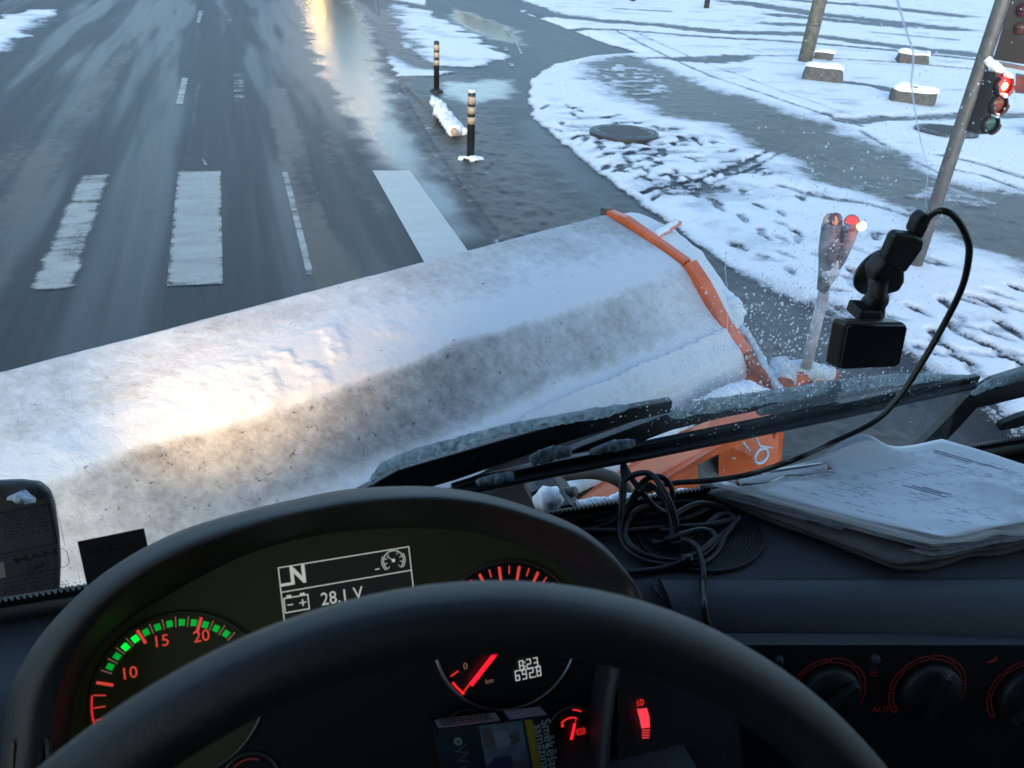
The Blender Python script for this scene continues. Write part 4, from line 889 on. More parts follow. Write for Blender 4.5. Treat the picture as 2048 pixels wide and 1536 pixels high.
MB().quad(WS(-6, 1126, -.004), WS(7, 1124, -.004), WS(12, 1155, -.004), WS(-6, 1158, -.004)).build('white_tag', M['pack_white'], ws)

# dashboard: top, rolled edge and front
def ye(x): return float(np.interp(x, [-.6, .2, .373, .466, .76, 1.2, 1.7], [.60, .60, .582, .557, .482, .44, .43]))
xs = np.linspace(XL, XR, 70); cur = []
for dy, z in ((None, 1.60), (None, 1.797), (.10, 1.802), (.0, 1.800), (-.014, 1.794), (-.03, 1.780), (-.05, 1.77), (-.058, 1.752), (-.060, 1.735), (-.052, 1.715), (-.035, 1.66), (-.02, 1.55), (-.02, 1.0)):
    cur.append([Vector((x, (.70 if dy is None else min(ye(x)+dy, .69)), z)) for x in xs])
dash = loft(cur, 'dashboard', M['plastic'], truck)
pad = []
for dy, z in ((.004, 1.797), (.003, 1.8035), (-.002, 1.8045), (-.020, 1.801), (-.038, 1.790), (-.053, 1.774), (-.062, 1.754), (-.064, 1.737), (-.055, 1.725)):
    pad.append([Vector((x, ye(x)+dy, z)) for x in np.linspace(.372, XR, 60)])
pd_ = loft(pad, 'padded_edge', M['pad'], dash)
# speaker grille under the cable
sc0 = Z(1400, 1068, 1.803); mb = MB()
for k in range(16):
    r0 = .005+.0042*k; mb.lathe([(r0, .0), (r0+.001, .0003), (r0+.0022, .0003), (r0+.0032, 0)], sc0, UX*1.0, UY*.85, 48, False)
mb.lathe([(.075, -.004), (.0745, .003), (.071, .003), (.070, 0)], sc0, UX, UY*.85, 56, False)
mb.build('speaker_grille', M['plastic_dark'], dash)
MB().tube(spline([Z(1305, 1165, 1.802), Z(1313, 1182, 1.80), Z(1325, 1200, 1.795)]), .002, 6).build('panel_gap', M['plastic_dark'], dash)

# instrument cluster
dcl = ray(650, 1250).normalized(); CP = EYE + dcl*.72; CT = radians(30); CN = Vector((0, -cos(CT), sin(CT))); CU = Vector((0, sin(CT), cos(CT)))
CPX = lambda x, y, off=0: PL(x, y, CP + CN*off, CN)
CUV = lambda u, v, off=0: CP + UX*u + CU*v + CN*off
panel_px = [(120, 1560), (141, 1459), (153, 1384), (186, 1314), (225, 1268), (269, 1231), (373, 1169), (497, 1107), (600, 1078), (700, 1062), (832, 1056), (964, 1069), (1073, 1109), (1140, 1153), (1190, 1230), (1215, 1320), (1212, 1450), (1195, 1580)]
lip_px = [(90, 1590), (100, 1490), (105, 1450), (112, 1400), (127, 1350), (152, 1300), (192, 1245), (242, 1193), (302, 1148), (374, 1108), (476, 1068), (580, 1037), (700, 1014), (832, 1003), (920, 1007), (1000, 1022), (1090, 1053), (1150, 1080), (1198, 1117), (1232, 1152), (1255, 1184), (1228, 1300), (1207, 1420), (1194, 1590)]
out_px = [(-15, 1640), (0, 1540), (6, 1480), (10, 1434), (21, 1376), (46, 1326), (83, 1268), (124, 1223), (178, 1173), (240, 1130), (298, 1097), (373, 1064), (476, 1033), (580, 1008), (700, 985), (832, 978), (920, 984), (1008, 1001), (1096, 1029), (1153, 1052), (1205, 1089), (1240, 1126), (1267, 1166), (1282, 1196), (1232, 1320), (1211, 1430), (1198, 1600)]
NC = 90; sm = lambda L, off: resample(spline([CPX(x, y, off) for x, y in L], 5), NC)
c_in = sm(panel_px, 0.0); c_lip = sm(lip_px, .06); c_out = sm(out_px, .042)
cl = link('instrument_cluster', c_in, [tuple(range(NC))[::-1]], M['panel'], None); cl.parent = truck; cl.matrix_parent_inverse = Matrix.Translation(-truck.location)
mid = [a.lerp(b, .5)+CN*.016 for a, b in zip(c_lip, c_out)]
c_wall = [a.lerp(b, .45)+CN*.002 for a, b in zip(c_in, c_lip)]
back = [Vector((p.x*1.02 - .0, p.y+.09, p.z-.10)) for p in c_out]; back0 = [a.lerp(b, .25)+Vector((0, .0, .012)) for a, b in zip(c_out, back)]
loft([c_in, [p+CN*.001 for p in c_in], c_wall, [p-CN*.003 for p in c_lip], c_lip, [a.lerp(b, .5)+CN*.004 for a, b in zip(c_lip, mid)], mid, [a.lerp(b, .6)+CN*.002 for a, b in zip(mid, c_out)], c_out, back0, back, [Vector((p.x, p.y+.02, 1.70)) for p in back]], 'hood', M['plastic_hood'], cl)
mb = MB(); q = [CPX(x, y, .062) for x, y in ((28, 1482), (95, 1476), (100, 1560), (24, 1570))]
for a, b in zip(q, q[1:]+q[:1]): mb.tube([a, b], .0022, 6)
mb.build('button_outline', M['plastic_dark'], cl)
# the lit text display
DX = (CPX(818, 1095, .001)-CPX(555, 1130, .001)); dx = UX; E1 = .0012
def prect(u0, v0, u1, v1, off=.0015): return [CUV(u0, v0, off), CUV(u1, v0, off), CUV(u1, v1, off), CUV(u0, v1, off)]
def uv(x, y): q = CPX(x, y)-CP; return q.dot(UX), q.dot(CU)
(du0, dv1), (du1, _), (_, dvm), (_, dvb) = uv(555, 1130), uv(818, 1095), uv(560, 1183), uv(566, 1330)
dv1 = .5*(dv1+uv(818, 1095)[1])
disp = MB().quad(*prect(du0, dvb-.01, du1, dv1)).build('display', M['lcd'], cl)
mb = MB(); tk = .0008
for u0, v0, u1, v1 in ((du0, dv1-tk, du1, dv1), (du0, dvm-tk, du1, dvm), (du0, dvb-.01, du0+tk, dv1), (du1-tk, dvb-.01, du1, dv1)): mb.quad(*prect(u0, v0, u1, v1, .0022))
mb.build('display_frame', M['lcdtext'], disp)
def ptext(s, px, py, size, m, parent, sx=1, off=.0024, al='CENTER'): return text(s, size, CPX(px, py, off), UX, CU, m, 'lettering', parent, al, 0, sx)
text('N', .0195, CPX(596, 1151, .0024), UX, CU, M['lcdtext'], 'lettering', cl, sx=.85, bold=.035)
u, v = uv(572, 1168); MB().quad(*prect(u-.0042, v-.001, u+.0042, v+.0012, .0024)).build('cursor_bar', M['lcdtext'], cl)
u, v = uv(754, 1137); MB().quad(*prect(u-.0018, v-.0005, u+.0018, v+.0004, .0024)).build('dash_mark', M['lcdtext'], cl)
ptext('28.1 V', 684, 1193, .0145, M['lcdtext'], cl, .9)
mb = MB(); u, v = uv(593, 1206); bw, bh, t_ = .0098, .0062, .0009
for a in ((-bw, -bh, bw, -bh+t_), (-bw, bh-t_, bw, bh), (-bw, -bh, -bw+t_, bh), (bw-t_, -bh, bw, bh), (-bw*.72, bh, -bw*.35, bh+.0016), (bw*.35, bh, bw*.72, bh+.0016), (-bw*.72, -.0004, -bw*.28, .0005), (bw*.22, -.0004, bw*.78, .0005), (bw*.5-.0005, -.0027, bw*.5+.0005, .0027)): mb.quad(*prect(u+a[0], v+a[1], u+a[2], v+a[3], .0024))
mb.build('battery_icon', M['lcdtext'], cl)
mb = MB(); c = CPX(787, 1121, .0024); mb.disc(c, UX, CU, .0086, 24, .0079, radians(-50), radians(230)); mb.disc(c, UX, CU, .0015, 8)
for a in range(-50, 231, 35): d = UX*cos(radians(a))+CU*sin(radians(a)); mb.quad(c+d*.0055-CU*.0003, c+d*.0078-CU*.0003, c+d*.0078+CU*.0003, c+d*.0055+CU*.0003)
d = UX*cos(radians(140))+CU*sin(radians(140)); s = UX*.0004; mb.quad(c-s, c+d*.0068-s, c+d*.0068+s, c+s); mb.disc(c, UX, CU, .0100, 5, .0094, radians(150), radians(225)); mb.disc(c, UX, CU, .0100, 5, .0094, radians(-45), radians(30))
mb.build('gauge_icon', M['lcdtext'], cl)
MB().add([CPX(x, y, .0003) for x, y in ((530, 1335), (870, 1318), (1213, 1318), (1200, 1575), (400, 1575))], [tuple(range(5))[::-1]]).build('lower_face', M['dial'], cl)  # black sheet painted in where the panel's olive backlight does not reach
# dials
def tick(mb, c, a, r0, r1, wd, off=.002):
    d = UX*cos(a)+CU*sin(a); s = CN.cross(d)*wd*.5; mb.quad(c+d*r0-s+CN*off, c+d*r1-s+CN*off, c+d*r1+s+CN*off, c+d*r0+s+CN*off)
GR = .0636; TC = CUV(-.1136, -.0326)
def dial(c, r, ringm, wd=.0016):
    MB().disc(c+CN*.0006, UX, CU, r, 64).build('dial_face', M['panel'] if r > .05 and c is TC else M['dial'], cl)
    MB().tube([c+CN*.002+(UX*cos(a)+CU*sin(a))*r for a in np.linspace(0, 2*pi, 73)], wd, 6, False).build('dial_ring', ringm, cl, True)
dial(TC, GR, M['ring'], .0012)
for un in range(5, 26):
    a = radians(159-(un-10)*9); mb = MB(); mj = un % 5 == 0
    tick(mb, TC, a, GR*(.76 if mj else .82), GR*.95, .0022 if mj else .0009); mb.build('tick', M['redtick'] if mj or un < 10 else M['dimtick'], cl)
for k in range(12):
    a = radians(159-(1.5+k)*9); mb = MB(); tick(mb, TC, a, GR*.835, GR*.915, .0045); mb.build('green_light', M['greenhot'] if k in (2, 3) else M['green'], cl)
for s, px, py in (('10', 258, 1347), ('15', 322, 1283), ('20', 403, 1273)): ptext(s, px, py, .0125, M['redtick'], cl)
mb = MB(); mb.disc(TC+CN*.002, UX, CU, GR*.975, 14, GR*.96, radians(168), radians(201)); mb.build('red_arc', M['redicon'], cl)
mb = MB(); tick(mb, TC, radians(192), 0, GR*.80, .0034, .006); mb.build('needle', M['needle'], cl)
SC = CUV(.1502, -.0366); dial(SC, GR, M['chrome'], .0016)
for k in range(-10, 11):
    a = radians(91+k*8.8*1.0); mb = MB(); mj = k % 2 == 0
    tick(mb, SC, a, GR*(.74 if mj else .82), GR*.93, .0024 if mj else .0011); mb.build('tick', M['redtick'], cl)
mb = MB(); tick(mb, SC, radians(222), GR*.05, GR*.80, .0042, .006); mb.build('needle', M['needle'], cl)
mb = MB(); tick(mb, SC, radians(222), GR*.8, GR*.97, .0012, .003); tick(mb, SC, radians(205), GR*.80, GR*.92, .0011); mb.build('tick', M['redicon'], cl)
mb = MB(); mb.disc(SC+CN*.002, UX, CU, GR*.96, 8, GR*.93, radians(210), radians(224)); mb.build('red_arc', M['redicon'], cl)
ptext('0', 931, 1333, .008, M['dimtick'], cl); ptext('km', 979, 1362, .006, M['dimtick'], cl, off=.003)
SEG = {'0': 'abcdef', '1': 'bc', '2': 'abged', '3': 'abgcd', '4': 'fgbc', '5': 'afgcd', '6': 'afgedc', '7': 'abc', '8': 'abcdefg', '9': 'abfgcd'}
def seven(s, px, py, w_, h_, gap):
    mb = MB(); u, v = uv(px, py); t_ = .0011; x = 0
    for ch in s:
        if ch in ':.':
            for vv in ((h_*.3, h_*.7) if ch == ':' else (0,)): mb.quad(*prect(u+x-gap*.75, v+vv, u+x-gap*.75+t_, v+vv+t_, .003))
            x += .0004; continue
        for g_ in SEG[ch]:
            a = {'a': (0, h_-t_, w_, h_), 'd': (0, 0, w_, t_), 'g': (0, h_/2-t_/2, w_, h_/2+t_/2), 'f': (0, h_/2, t_, h_), 'e': (0, 0, t_, h_/2), 'b': (w_-t_, h_/2, w_, h_), 'c': (w_-t_, 0, w_, h_/2)}[g_]
            i_ = .0003; mb.quad(*prect(u+x+a[0]+i_, v+a[1]+i_, u+x+a[2]-i_*.2, v+a[3]-i_*.2, .003))
        x += w_+gap
    return mb.build('digits', M['digits'], cl)
seven('8:23', 1037, 1341, .0044, .0092, .0019); seven('692.8', 1029, 1361, .0044, .0092, .0019)
FC = CUV(.1975, -.1316); FR = .0219; dial(FC, FR, M['chrome'], .0008)
mb = MB(); mb.disc(FC+CN*.002, UX, CU, FR*.62, 10, FR*.56, radians(62), radians(128)); tick(mb, FC, radians(128), FR*.45, FR*.62, .0008); tick(mb, FC, radians(62), FR*.45, FR*.62, .0008); mb.disc(FC+CN*.002+UX*-.0075+CU*.0075, UX, CU, .0013, 8); mb.disc(FC+CN*.002, UX, CU, FR*.92, 6, FR*.87, radians(55), radians(80)); mb.build('scale', M['redicon'], cl)
mb = MB(); a = FC+UX*-.0022+CU*-.0075+CN*.004; b = FC+UX*.0035+CU*.0085+CN*.004; s = UX*.0016; mb.quad(a-s, a+s, b+s*.8, b-s*.8); mb.build('needle', M['needle'], cl)
mb = MB(); c = FC+UX*.0085+CU*-.0005+CN*.003; mb.disc(c, UX, CU, .0028, 16, .0022); mb.disc(c, UX, CU, .0042, 8, .0036, radians(130), radians(230)); mb.disc(c, UX, CU, .0042, 8, .0036, radians(-50), radians(50)); mb.quad(c-UX*.0004-CU*.0012, c+UX*.0004-CU*.0012, c+UX*.0004+CU*.0012, c-UX*.0004+CU*.0012); mb.build('brake_icon', M['redicon'], cl)
GC = CPX(500, 1558); dial(GC, .021, M['ring'], .0008); mb = MB(); mb.disc(GC+CN*.002, UX, CU, .017, 10, .0158, radians(60), radians(130)); mb.build('scale', M['dimred'], cl)
dial(CPX(930, 1470), .0215, M['ring'], .0008)
# column shroud under the cluster
q = CPX(985, 1640, .05); MB().box(q-UZ*.09+UY*.03, .36, .20, .18).build('column_shroud', M['plastic_dark'], cl)
MB().prism([CPX(x, y, .004) for x, y in ((100, 1570), (1290, 1570), (1290, 1900), (100, 1900))], CN*-.02).build('lower_panel', M['plastic_dark'], cl)

# switch panel and climate controls at the right
FP = Vector((0, ye(.55)-.045, 1.70)); FN = Vector((-.22, -1, .22)).normalized(); FXv = UZ.cross(FN).normalized(); FXv = FXv if FXv.x > 0 else -FXv; FUv = FN.cross(FXv); FUv = FUv if FUv.z > 0 else -FUv
FP = PL(1700, 1375, Vector((.55, ye(.55)-.058, 1.70)), FN) + FN*.03
FPX = FPX
Fp = lambda x, y, off=0: PL(x, y, FP+FN*off, FN)
cpn = MB().prism([Fp(1330, 1290, .002), Fp(1330, 1640, .002), Fp(2300, 1640, .002), Fp(2300, 1290, .002)], FN*-.02).build('climate_panel', M['plastic_dark'], truck)
def knob(px, py, rpx, ang):
    c = Fp(px, py, .003); r = (Fp(px+rpx, py, .003)-c).length
    k = MB().lathe([(r*.80, 0), (r*.78, .008), (r*.72, .012), (.001, .012)], c, FXv, FUv, 36).build('control_knob', M['plastic_dark'], cpn, True)
    d = FXv*cos(ang)+FUv*sin(ang); s = FN.cross(d)
    MB().box(c+FN*.017, r*1.35, r*.16, .010, d, s, FN).build('knob_grip', M['plastic_dark'], cpn)
    MB().box(c+FN*.0135+d*r*.58+s*r*-.12, r*.22, r*.1, .001, d, s, FN).build('pointer', M['dimgrey'], cpn)
    for a in range(-30, 211, 42):
        mb = MB(); a0, a1 = radians(a+2), radians(a+39); mb.disc(c, FXv, FUv, r*1.0, 8, r*.975, a0, a1); mb.disc(c, FXv, FUv, r*.89, 8, r*.865, a0, a1)
        for aa in (a0, a1):
            dd = FXv*cos(aa)+FUv*sin(aa); ss = FN.cross(dd)*r*.015; mb.quad(c+dd*r*.88-ss, c+dd*r*.99-ss, c+dd*r*.99+ss, c+dd*r*.88+ss)
        mb.build('scale_segment', M['dimred'], cpn)
knob(1655, 1385, 76, radians(45)); knob(1855, 1380, 76, radians(80)); knob(2052, 1390, 76, radians(50))
text('AUTO', .010, Fp(1770, 1419, .003), FXv, FUv, M['dimred'], 'lettering', cpn)
for x, y in ((1748, 1345), (1855, 1443)):
    mb = MB(); c = Fp(x, y, .003); mb.disc(c, FXv, FUv, .0045, 12, .0038); mb.quad(c-FXv*.002-FUv*.0005, c+FXv*.002-FUv*.0005, c+FXv*.002+FUv*.0005, c-FXv*.002+FUv*.0005); mb.build('legend', M['dimred'], cpn)
for x, y in ((1748, 1315), (1556, 1317)): MB().lathe([(.005, 0), (.004, .006), (.001, .007)], Fp(x, y, .003), FXv, FUv, 12).build('indicator', M['plastic'], cpn, True)
mb = MB(); c = Fp(1985, 1322, .003); mb.box(c, .010, .002, .0006, FXv+FUv*.3, FUv, FN); mb.box(c+FUv*.002+FXv*.002, .006, .002, .0006, FXv*.4+FUv, FUv, FN); mb.build('legend', M['dimred'], cpn)
HP = CPX(1285, 1430, .0); sw = MB().prism([CPX(1235, 1340, .03), CPX(1460, 1320, .03), CPX(1500, 1640, .03), CPX(1235, 1650, .03)], CN*-.02).build('headlight_switch', M['plastic_dark'], truck)
MB().add([CPX(x, y, .036) for x, y in ((1274, 1418), (1294, 1416), (1299, 1435), (1300, 1455), (1283, 1457), (1279, 1437))], [tuple(range(6))[::-1]]).build('thumb_wheel', glow('thumb_wheel_lit', (1, .05, .08), .32), sw)
mb = MB()
for k in range(4): y = 1459+k*5; mb.quad(CPX(1284, y+3, .036), CPX(1300-k*.5, y+2.6, .036), CPX(1300-k*.5, y, .036), CPX(1284, y, .036))
mb.build('thumb_wheel_rib', glow('thumb_rib_lit', (1, .05, .06), .22), sw)
mb = MB(); c = CPX(1282, 1405, .032); mb.disc(c, UX, CU, .0028, 10, .0021, radians(-100), radians(100)); mb.quad(c-UX*.0006-CU*.0026, c-CU*.0026, c+CU*.0026, c-UX*.0006+CU*.0026)
for k in (-1, 0, 1): mb.quad(c+UX*-.004+CU*(k*.0017-.0003), c+UX*-.0015+CU*(k*.0017-.0003), c+UX*-.0015+CU*(k*.0017+.0003), c+UX*-.004+CU*(k*.0017+.0003))
mb.build('lamp_icon', M['redicon'], sw)

# steering wheel
WC = Vector((.041, .103, 1.977)); wt_ = .925; WRAD, WTUB = .225, .0146
wx, wy = UX, Vector((0, cos(wt_), sin(wt_))); wn = wx.cross(wy)
st = bpy.data.objects.new('steering_wheel', None); COL.objects.link(st); st.location = WC; st.parent = truck; st.matrix_parent_inverse = Matrix.Translation(-truck.location)
def stp(o): o.parent = st; o.matrix_parent_inverse = Matrix.Translation(-WC); return o
v = []; f = []; A_, B_ = 128, 20
for i in range(A_):
    a = 2*pi*i/A_; d = wx*cos(a)+wy*sin(a)
    for j in range(B_):
        b = 2*pi*j/B_; v.append(WC + d*(WRAD + cos(b)*WTUB) + wn*sin(b)*WTUB*1.12)
for i in range(A_):
    for j in range(B_): f.append((i*B_+j, ((i+1) % A_)*B_+j, ((i+1) % A_)*B_+(j+1) % B_, i*B_+(j+1) % B_))
stp(MB().add(v, f).build('rim', M['rim'], None, True))
stp(MB().lathe([(.085, -.05), (.095, -.02), (.085, .0), (.03, .008), (.001, .008)], WC-wn*.03, wx, wy, 32).build('hub', M['plastic_dark'], None, True))
for a in (235, 270, 305):
    d = wx*cos(radians(a))+wy*sin(radians(a)); stp(MB().tube([WC+d*.07-wn*.03, WC+d*.15-wn*.022, WC+d*(WRAD-.005)], [.022, .016, .012], 12, flat=.6).build('spoke', M['plastic_dark'], None, True))
stp(MB().tube([WC-wn*.05, WC-wn*.28], .035, 16).build('column', M['plastic_dark'], None, True))

# wipers, outside the glass
def wiper(pts, wid, off, name, m, parent, thick=.012, dn=0):
    v = []; f = []; pp = [WS(x, y, off) for x, y in pts]
    for i, p in enumerate(pp):
        td = (pp[min(i+1, len(pp)-1)]-pp[max(i-1, 0)]).normalized(); s = td.cross(WN).normalized(); wd = wid[i] if hasattr(wid, '__len__') else wid
        wm = wd*(.5*p.y/1671/.9)*2; v += [p-s*wm, p+s*wm, p+s*wm*.8+WN*thick, p-s*wm*.8+WN*thick]
    n_ = len(pp)
    for i in range(n_-1):
        for j in range(4): f.append((4*i+j, 4*i+(j+1) % 4, 4*i+4+(j+1) % 4, 4*i+4+j))
    f += [(3, 2, 1, 0), tuple(4*n_-4+k for k in range(4))]
    o = MB().add(v, f).build(name, m, parent); b = o.modifiers.new('b', 'BEVEL'); b.width = .002; b.segments = 2; return o
OFFS = 0
def snow_strip(px, wpx, off, parent, seed=0):
    ctr = resample([WS(x, y-7, off) for x, y in px], 240); NW = 12; v = []; f = []; n_ = len(ctr); wr_ = np.interp(np.linspace(0, 1, n_), np.linspace(0, 1, len(wpx)), wpx)
    for i, p in enumerate(ctr):
        td = (ctr[min(i+1, n_-1)]-ctr[max(i-1, 0)]).normalized(); s = WN.cross(td).normalized(); s = s if s.z > 0 else -s; hw_ = wr_[i]*.40*(p-EYE).dot(FWD)/FPX
        e_ = min(1, i/10, (n_-1-i)/10)**.5; q0 = Vector((i*.09, seed, 0)); up_ = hw_*e_*(1 + .22*mnoise.noise(q0*1.0) + .30*mnoise.noise(q0*4.1)); dn_ = hw_*e_*(1 + .45*mnoise.noise(q0*.6+Vector((9, 0, 0))) + .45*mnoise.noise(q0*3.3+Vector((0, 5, 0))))
        for j in range(NW+1):
            t_ = -1+2*j/NW; q = p + s*(t_*(up_ if t_ > 0 else dn_)); bl = max(0, 1-abs(t_)**2.5)
            q = q - WN*(.006*e_*bl*(.7+.5*mnoise.noise(q*90)+.45*mnoise.noise(q*230)+.25*mnoise.noise(q*520))) + WN*.0015; v.append(q)
    f = [(i*(NW+1)+j, i*(NW+1)+j+1, (i+1)*(NW+1)+j+1, (i+1)*(NW+1)+j) for i in range(n_-1) for j in range(NW)]
    o = MB().add(v, f).build('snow', M['softsnow'], parent, True); sd__ = o.modifiers.new('s', 'SOLIDIFY'); sd__.thickness = .004; sd__.offset = OFFS; return o
wl = wiper([(700, 1018), (765, 985), (805, 966), (905, 937), (1005, 905), (1115, 871), (1205, 848), (1268, 830), (1345, 814)], [34, 36, 42, 42, 38, 32, 26, 22, 18], .05, 'wiper_arm', M['wiper'], truck)
ly_ = lambda L, off: [WS(x, y, off) for x, y in L]
snow_strip([(742, 975), (768, 942), (830, 918), (920, 893), (1010, 868), (1100, 850), (1180, 835), (1255, 822)], [14, 40, 40, 38, 34, 28, 30, 22], .048, wl, 1)
wb = wiper([(905, 985), (960, 972), (1100, 942), (1300, 903), (1500, 862), (1700, 820), (1850, 786), (1958, 764)], [14, 22, 26, 28, 28, 27, 26, 20], .035, 'wiper_blade', M['wiper'], truck, .01)
wiper([(905, 992), (1100, 953), (1300, 915), (1500, 874), (1700, 832), (1850, 798), (1955, 775)], 8, .026, 'rubber_lip', M['rubber'], wb, .008)
MB().tube(ly_([(985, 958), (1200, 918), (1400, 878), (1600, 836), (1750, 805), (1900, 768), (1945, 760)], .05), .002, 6).build('spring_strip', M['steel'], wb, True)
wa = wiper([(1035, 962), (1090, 938), (1170, 908), (1260, 876), (1345, 844), (1450, 820), (1560, 800), (1680, 786)], [14, 18, 28, 30, 30, 28, 24, 18], .055, 'wiper_linkage', M['wiper'], truck, .012)
wiper([(1010, 955), (1090, 934), (1180, 912), (1265, 893)], [12, 16, 16, 10], .05, 'link_bar', M['wiper'], wa, .008)
for k, (L, W_) in enumerate((([(1340, 838), (1400, 822), (1470, 812), (1540, 800), (1600, 792), (1680, 778)], [26, 44, 44, 34, 40, 34]), ([(1515, 832), (1580, 818), (1640, 803), (1675, 794)], [12, 30, 40, 34]), ([(1650, 786), (1720, 774), (1790, 766), (1860, 764), (1935, 762)], [40, 34, 28, 20, 8]),
                         ([(1062, 928), (1100, 914), (1140, 912)], [26, 42, 26]), ([(1182, 912), (1220, 900), (1268, 893)], [14, 30, 20]), ([(955, 972), (990, 964), (1025, 958)], [12, 24, 14]))):
    snow_strip(L, W_, .026 if k > 2 else .046, wa, 3+k)
wr = wiper([(1790, 955), (1850, 905), (1905, 850), (1945, 806), (1985, 786), (2060, 765), (2160, 735)], [40, 40, 38, 40, 52, 58, 56], .05, 'wiper_arm', M['wiper'], truck, .014)
snow_strip([(1945, 795), (1975, 775), (2010, 768), (2060, 754), (2120, 735)], [20, 30, 26, 24, 20], .046, wr, 12)
wiper([(2003, 856), (2040, 845), (2140, 815)], [14, 24, 26], .035, 'wiper_blade', M['wiper'], truck)
# cowl below the glass and truck nose
mb = MB(); mb.add([Vector((XL, .72, 1.76)), Vector((XR, .72, 1.76)), Vector((XR, .80, 1.62)), Vector((XL, .80, 1.62)), Vector((XL, .84, .55)), Vector((XR, .84, .55))], [(0, 1, 2, 3), (3, 2, 5, 4)]); nose = mb.build('front_panel', M['dark_steel'], truck)
MB().tube([W0(XL, -.012, .004), W0(XR, -.012, .004)], .012, 10).build('windshield_seal', M['rubber'], truck, True)
MB().box((.55, .86, .42), 2.3, .35, .4).build('bumper', M['dark_steel'], truck)
# coupling plate, valve block and snow on the nose
MB().prism([YY(x, y, 1.1) for x, y in ((1062, 985), (1100, 968), (1132, 972), (1138, 1000), (1110, 1022), (1070, 1015))], UY*.06).build('valve_block', M['steel'], plough)
MB().tube([YY(1125, 985, 1.08), YY(1150, 983, 1.06)], .009, 10).build('valve_stub', M['steel'], plough, True)
MB().prism([YY(x, y, 1.02) for x, y in ((1100, 1020), (1140, 1008), (1175, 1030), (1120, 1040))], UY*.1).build('coupling_plate', M['dark_steel'], plough)
snow_lump([YY(1070, 1005, 1.04), YY(1100, 998, 1.03), YY(1122, 1010, 1.02)], [.012, .022, .012], 'snow', M['snow'], plough, .4, 40, 12, 30)
snow_lump([YY(1155, 1016, 1.03), YY(1185, 1012, 1.03), YY(1240, 1002, 1.03), YY(1290, 1003, 1.03), YY(1400, 985, 1.0)], [.012, .014, .011, .012, .008], 'snow', M['snow'], plough, .5, 40, 12, 60)
# work lamp on the nose, lighting the plough
wl_p = [YY(x, y, 1.02) for x, y in ((-90, 985), (-60, 970), (40, 966), (78, 970), (98, 985), (108, 1020), (116, 1070), (120, 1130), (118, 1180), (108, 1225), (90, 1260), (-90, 1290))]
wl_c = YY(10, 1180, 1.02) + UY*.11; wl_b = [wl_c + (p-(wl_c-UY*.11))*.5 - UZ*.03 for p in wl_p]; nW = len(wl_p)
lampo = MB().add(wl_p + [p+UY*.012 for p in wl_p] + wl_b, [tuple(range(nW))[::-1], tuple(range(2*nW, 3*nW))] + [(k*nW+i, k*nW+(i+1) % nW, (k+1)*nW+(i+1) % nW, (k+1)*nW+i) for k in (0, 1) for i in range(nW)]).build('work_lamp', M['lamp_black'], truck); bv = lampo.modifiers.new('b', 'BEVEL'); bv.width = .006; bv.segments = 3
snow_lump([YY(18, 995, 1.015), YY(45, 992, 1.01), YY(70, 1000, 1.015)], [.006, .013, .005], 'snow', M['slushsnow'], lampo, .5, 60, 12, 24, .5)
lc = YY(10, 1090, 1.14); MB().lathe([(.06, 0), (.055, .012), (.02, .016), (.001, .017)], lc, UX*-1, UZ, 24).build('lamp_glass', glow('work_lamp_lit', (1, .78, .45), 6), lampo, True)
MB().tube([lc-UY*.06-UZ*.05, lc-UY*.1-UZ*.3], .015, 10).build('lamp_stalk', M['dark_steel'], lampo, True)
sd = bpy.data.lights.new('work_light', 'SPOT'); sd.energy = 40; sd.color = (1, .60, .27); sd.spot_size = radians(48); sd.spot_blend = 1.0; sd.shadow_soft_size = .05
sp_ = bpy.data.objects.new('work_light', sd); COL.objects.link(sp_); sp_.location = lc + UY*.04 + UZ*.0
sp_.rotation_euler = (sp_.location - Z(560, 585, 1.25)).to_track_quat('Z', 'Y').to_euler()
# the cab around the driver
mb = MB(); mb.box((.55, -.47, 3.20), XR-XL+.2, 1.75, .06); mb.build('roof', M['headliner'], truck)
MB().box((.55, .44, 3.17), XR-XL+.1, .10, .12).build('header', M['headliner'], truck)
MB().box((.55, -1.28, 2.1), XR-XL+.1, .05, 2.4).build('rear_wall', M['headliner'], truck)
MB().box((.55, -.3, .98), XR-XL, 1.95, .04).build('floor', M['plastic_dark'], truck)
for x in (XL-.03, XR+.03):
    d = MB().box((x, -.33, 1.42), .05, 2.0, .90).build('door', M['headliner'], truck)
    MB().box((x, -.40, 2.99), .05, 1.8, .44).build('door_top', M['headliner'], d); MB().box((x, -.95, 2.32), .05, .75, .90).build('door_pillar', M['headliner'], d)
    MB().box((x, .06, 2.32), .006, 1.25, .9).build('window', M['glass'], d); MB().box((x, .62, 2.32), .06, .14, 1.0).build('pillar', M['plastic_dark'], truck)

# unseen driving seat behind the eye, added to block light from the rear
MB().box((.0, -.55, 1.42), .52, .55, .16).build('seat', M['seat'], truck); sb = MB().box((.0, -.88, 1.95), .54, .16, .95).build('seat_back', M['seat'], truck); MB().box((.0, -.90, 2.55), .30, .12, .22).build('head_rest', M['seat'], sb)
# ================================================================== THINGS ON THE DASH AND GLASS
# black card on the glass
cq = [WS(x, y, -.003) for x, y in ((155, 1083), (288, 1056), (310, 1160), (178, 1188))]
card = MB().prism(cq, WN*-.0006).build('permit_card', M['card'], None); tag(card, 'black rectangular card stuck upright inside the lower left windshield', 'card')
cx = (cq[1]-cq[0]).normalized(); cy = (cq[0]-cq[3]).normalized()
text('LALSO', .012, WS(240, 1095, -.0048), cx, cy, M['card_ink'], 'lettering', card); MB().disc(WS(188, 1103, -.0048), cx, cy, .005, 14).build('emblem', M['card_ink'], card)
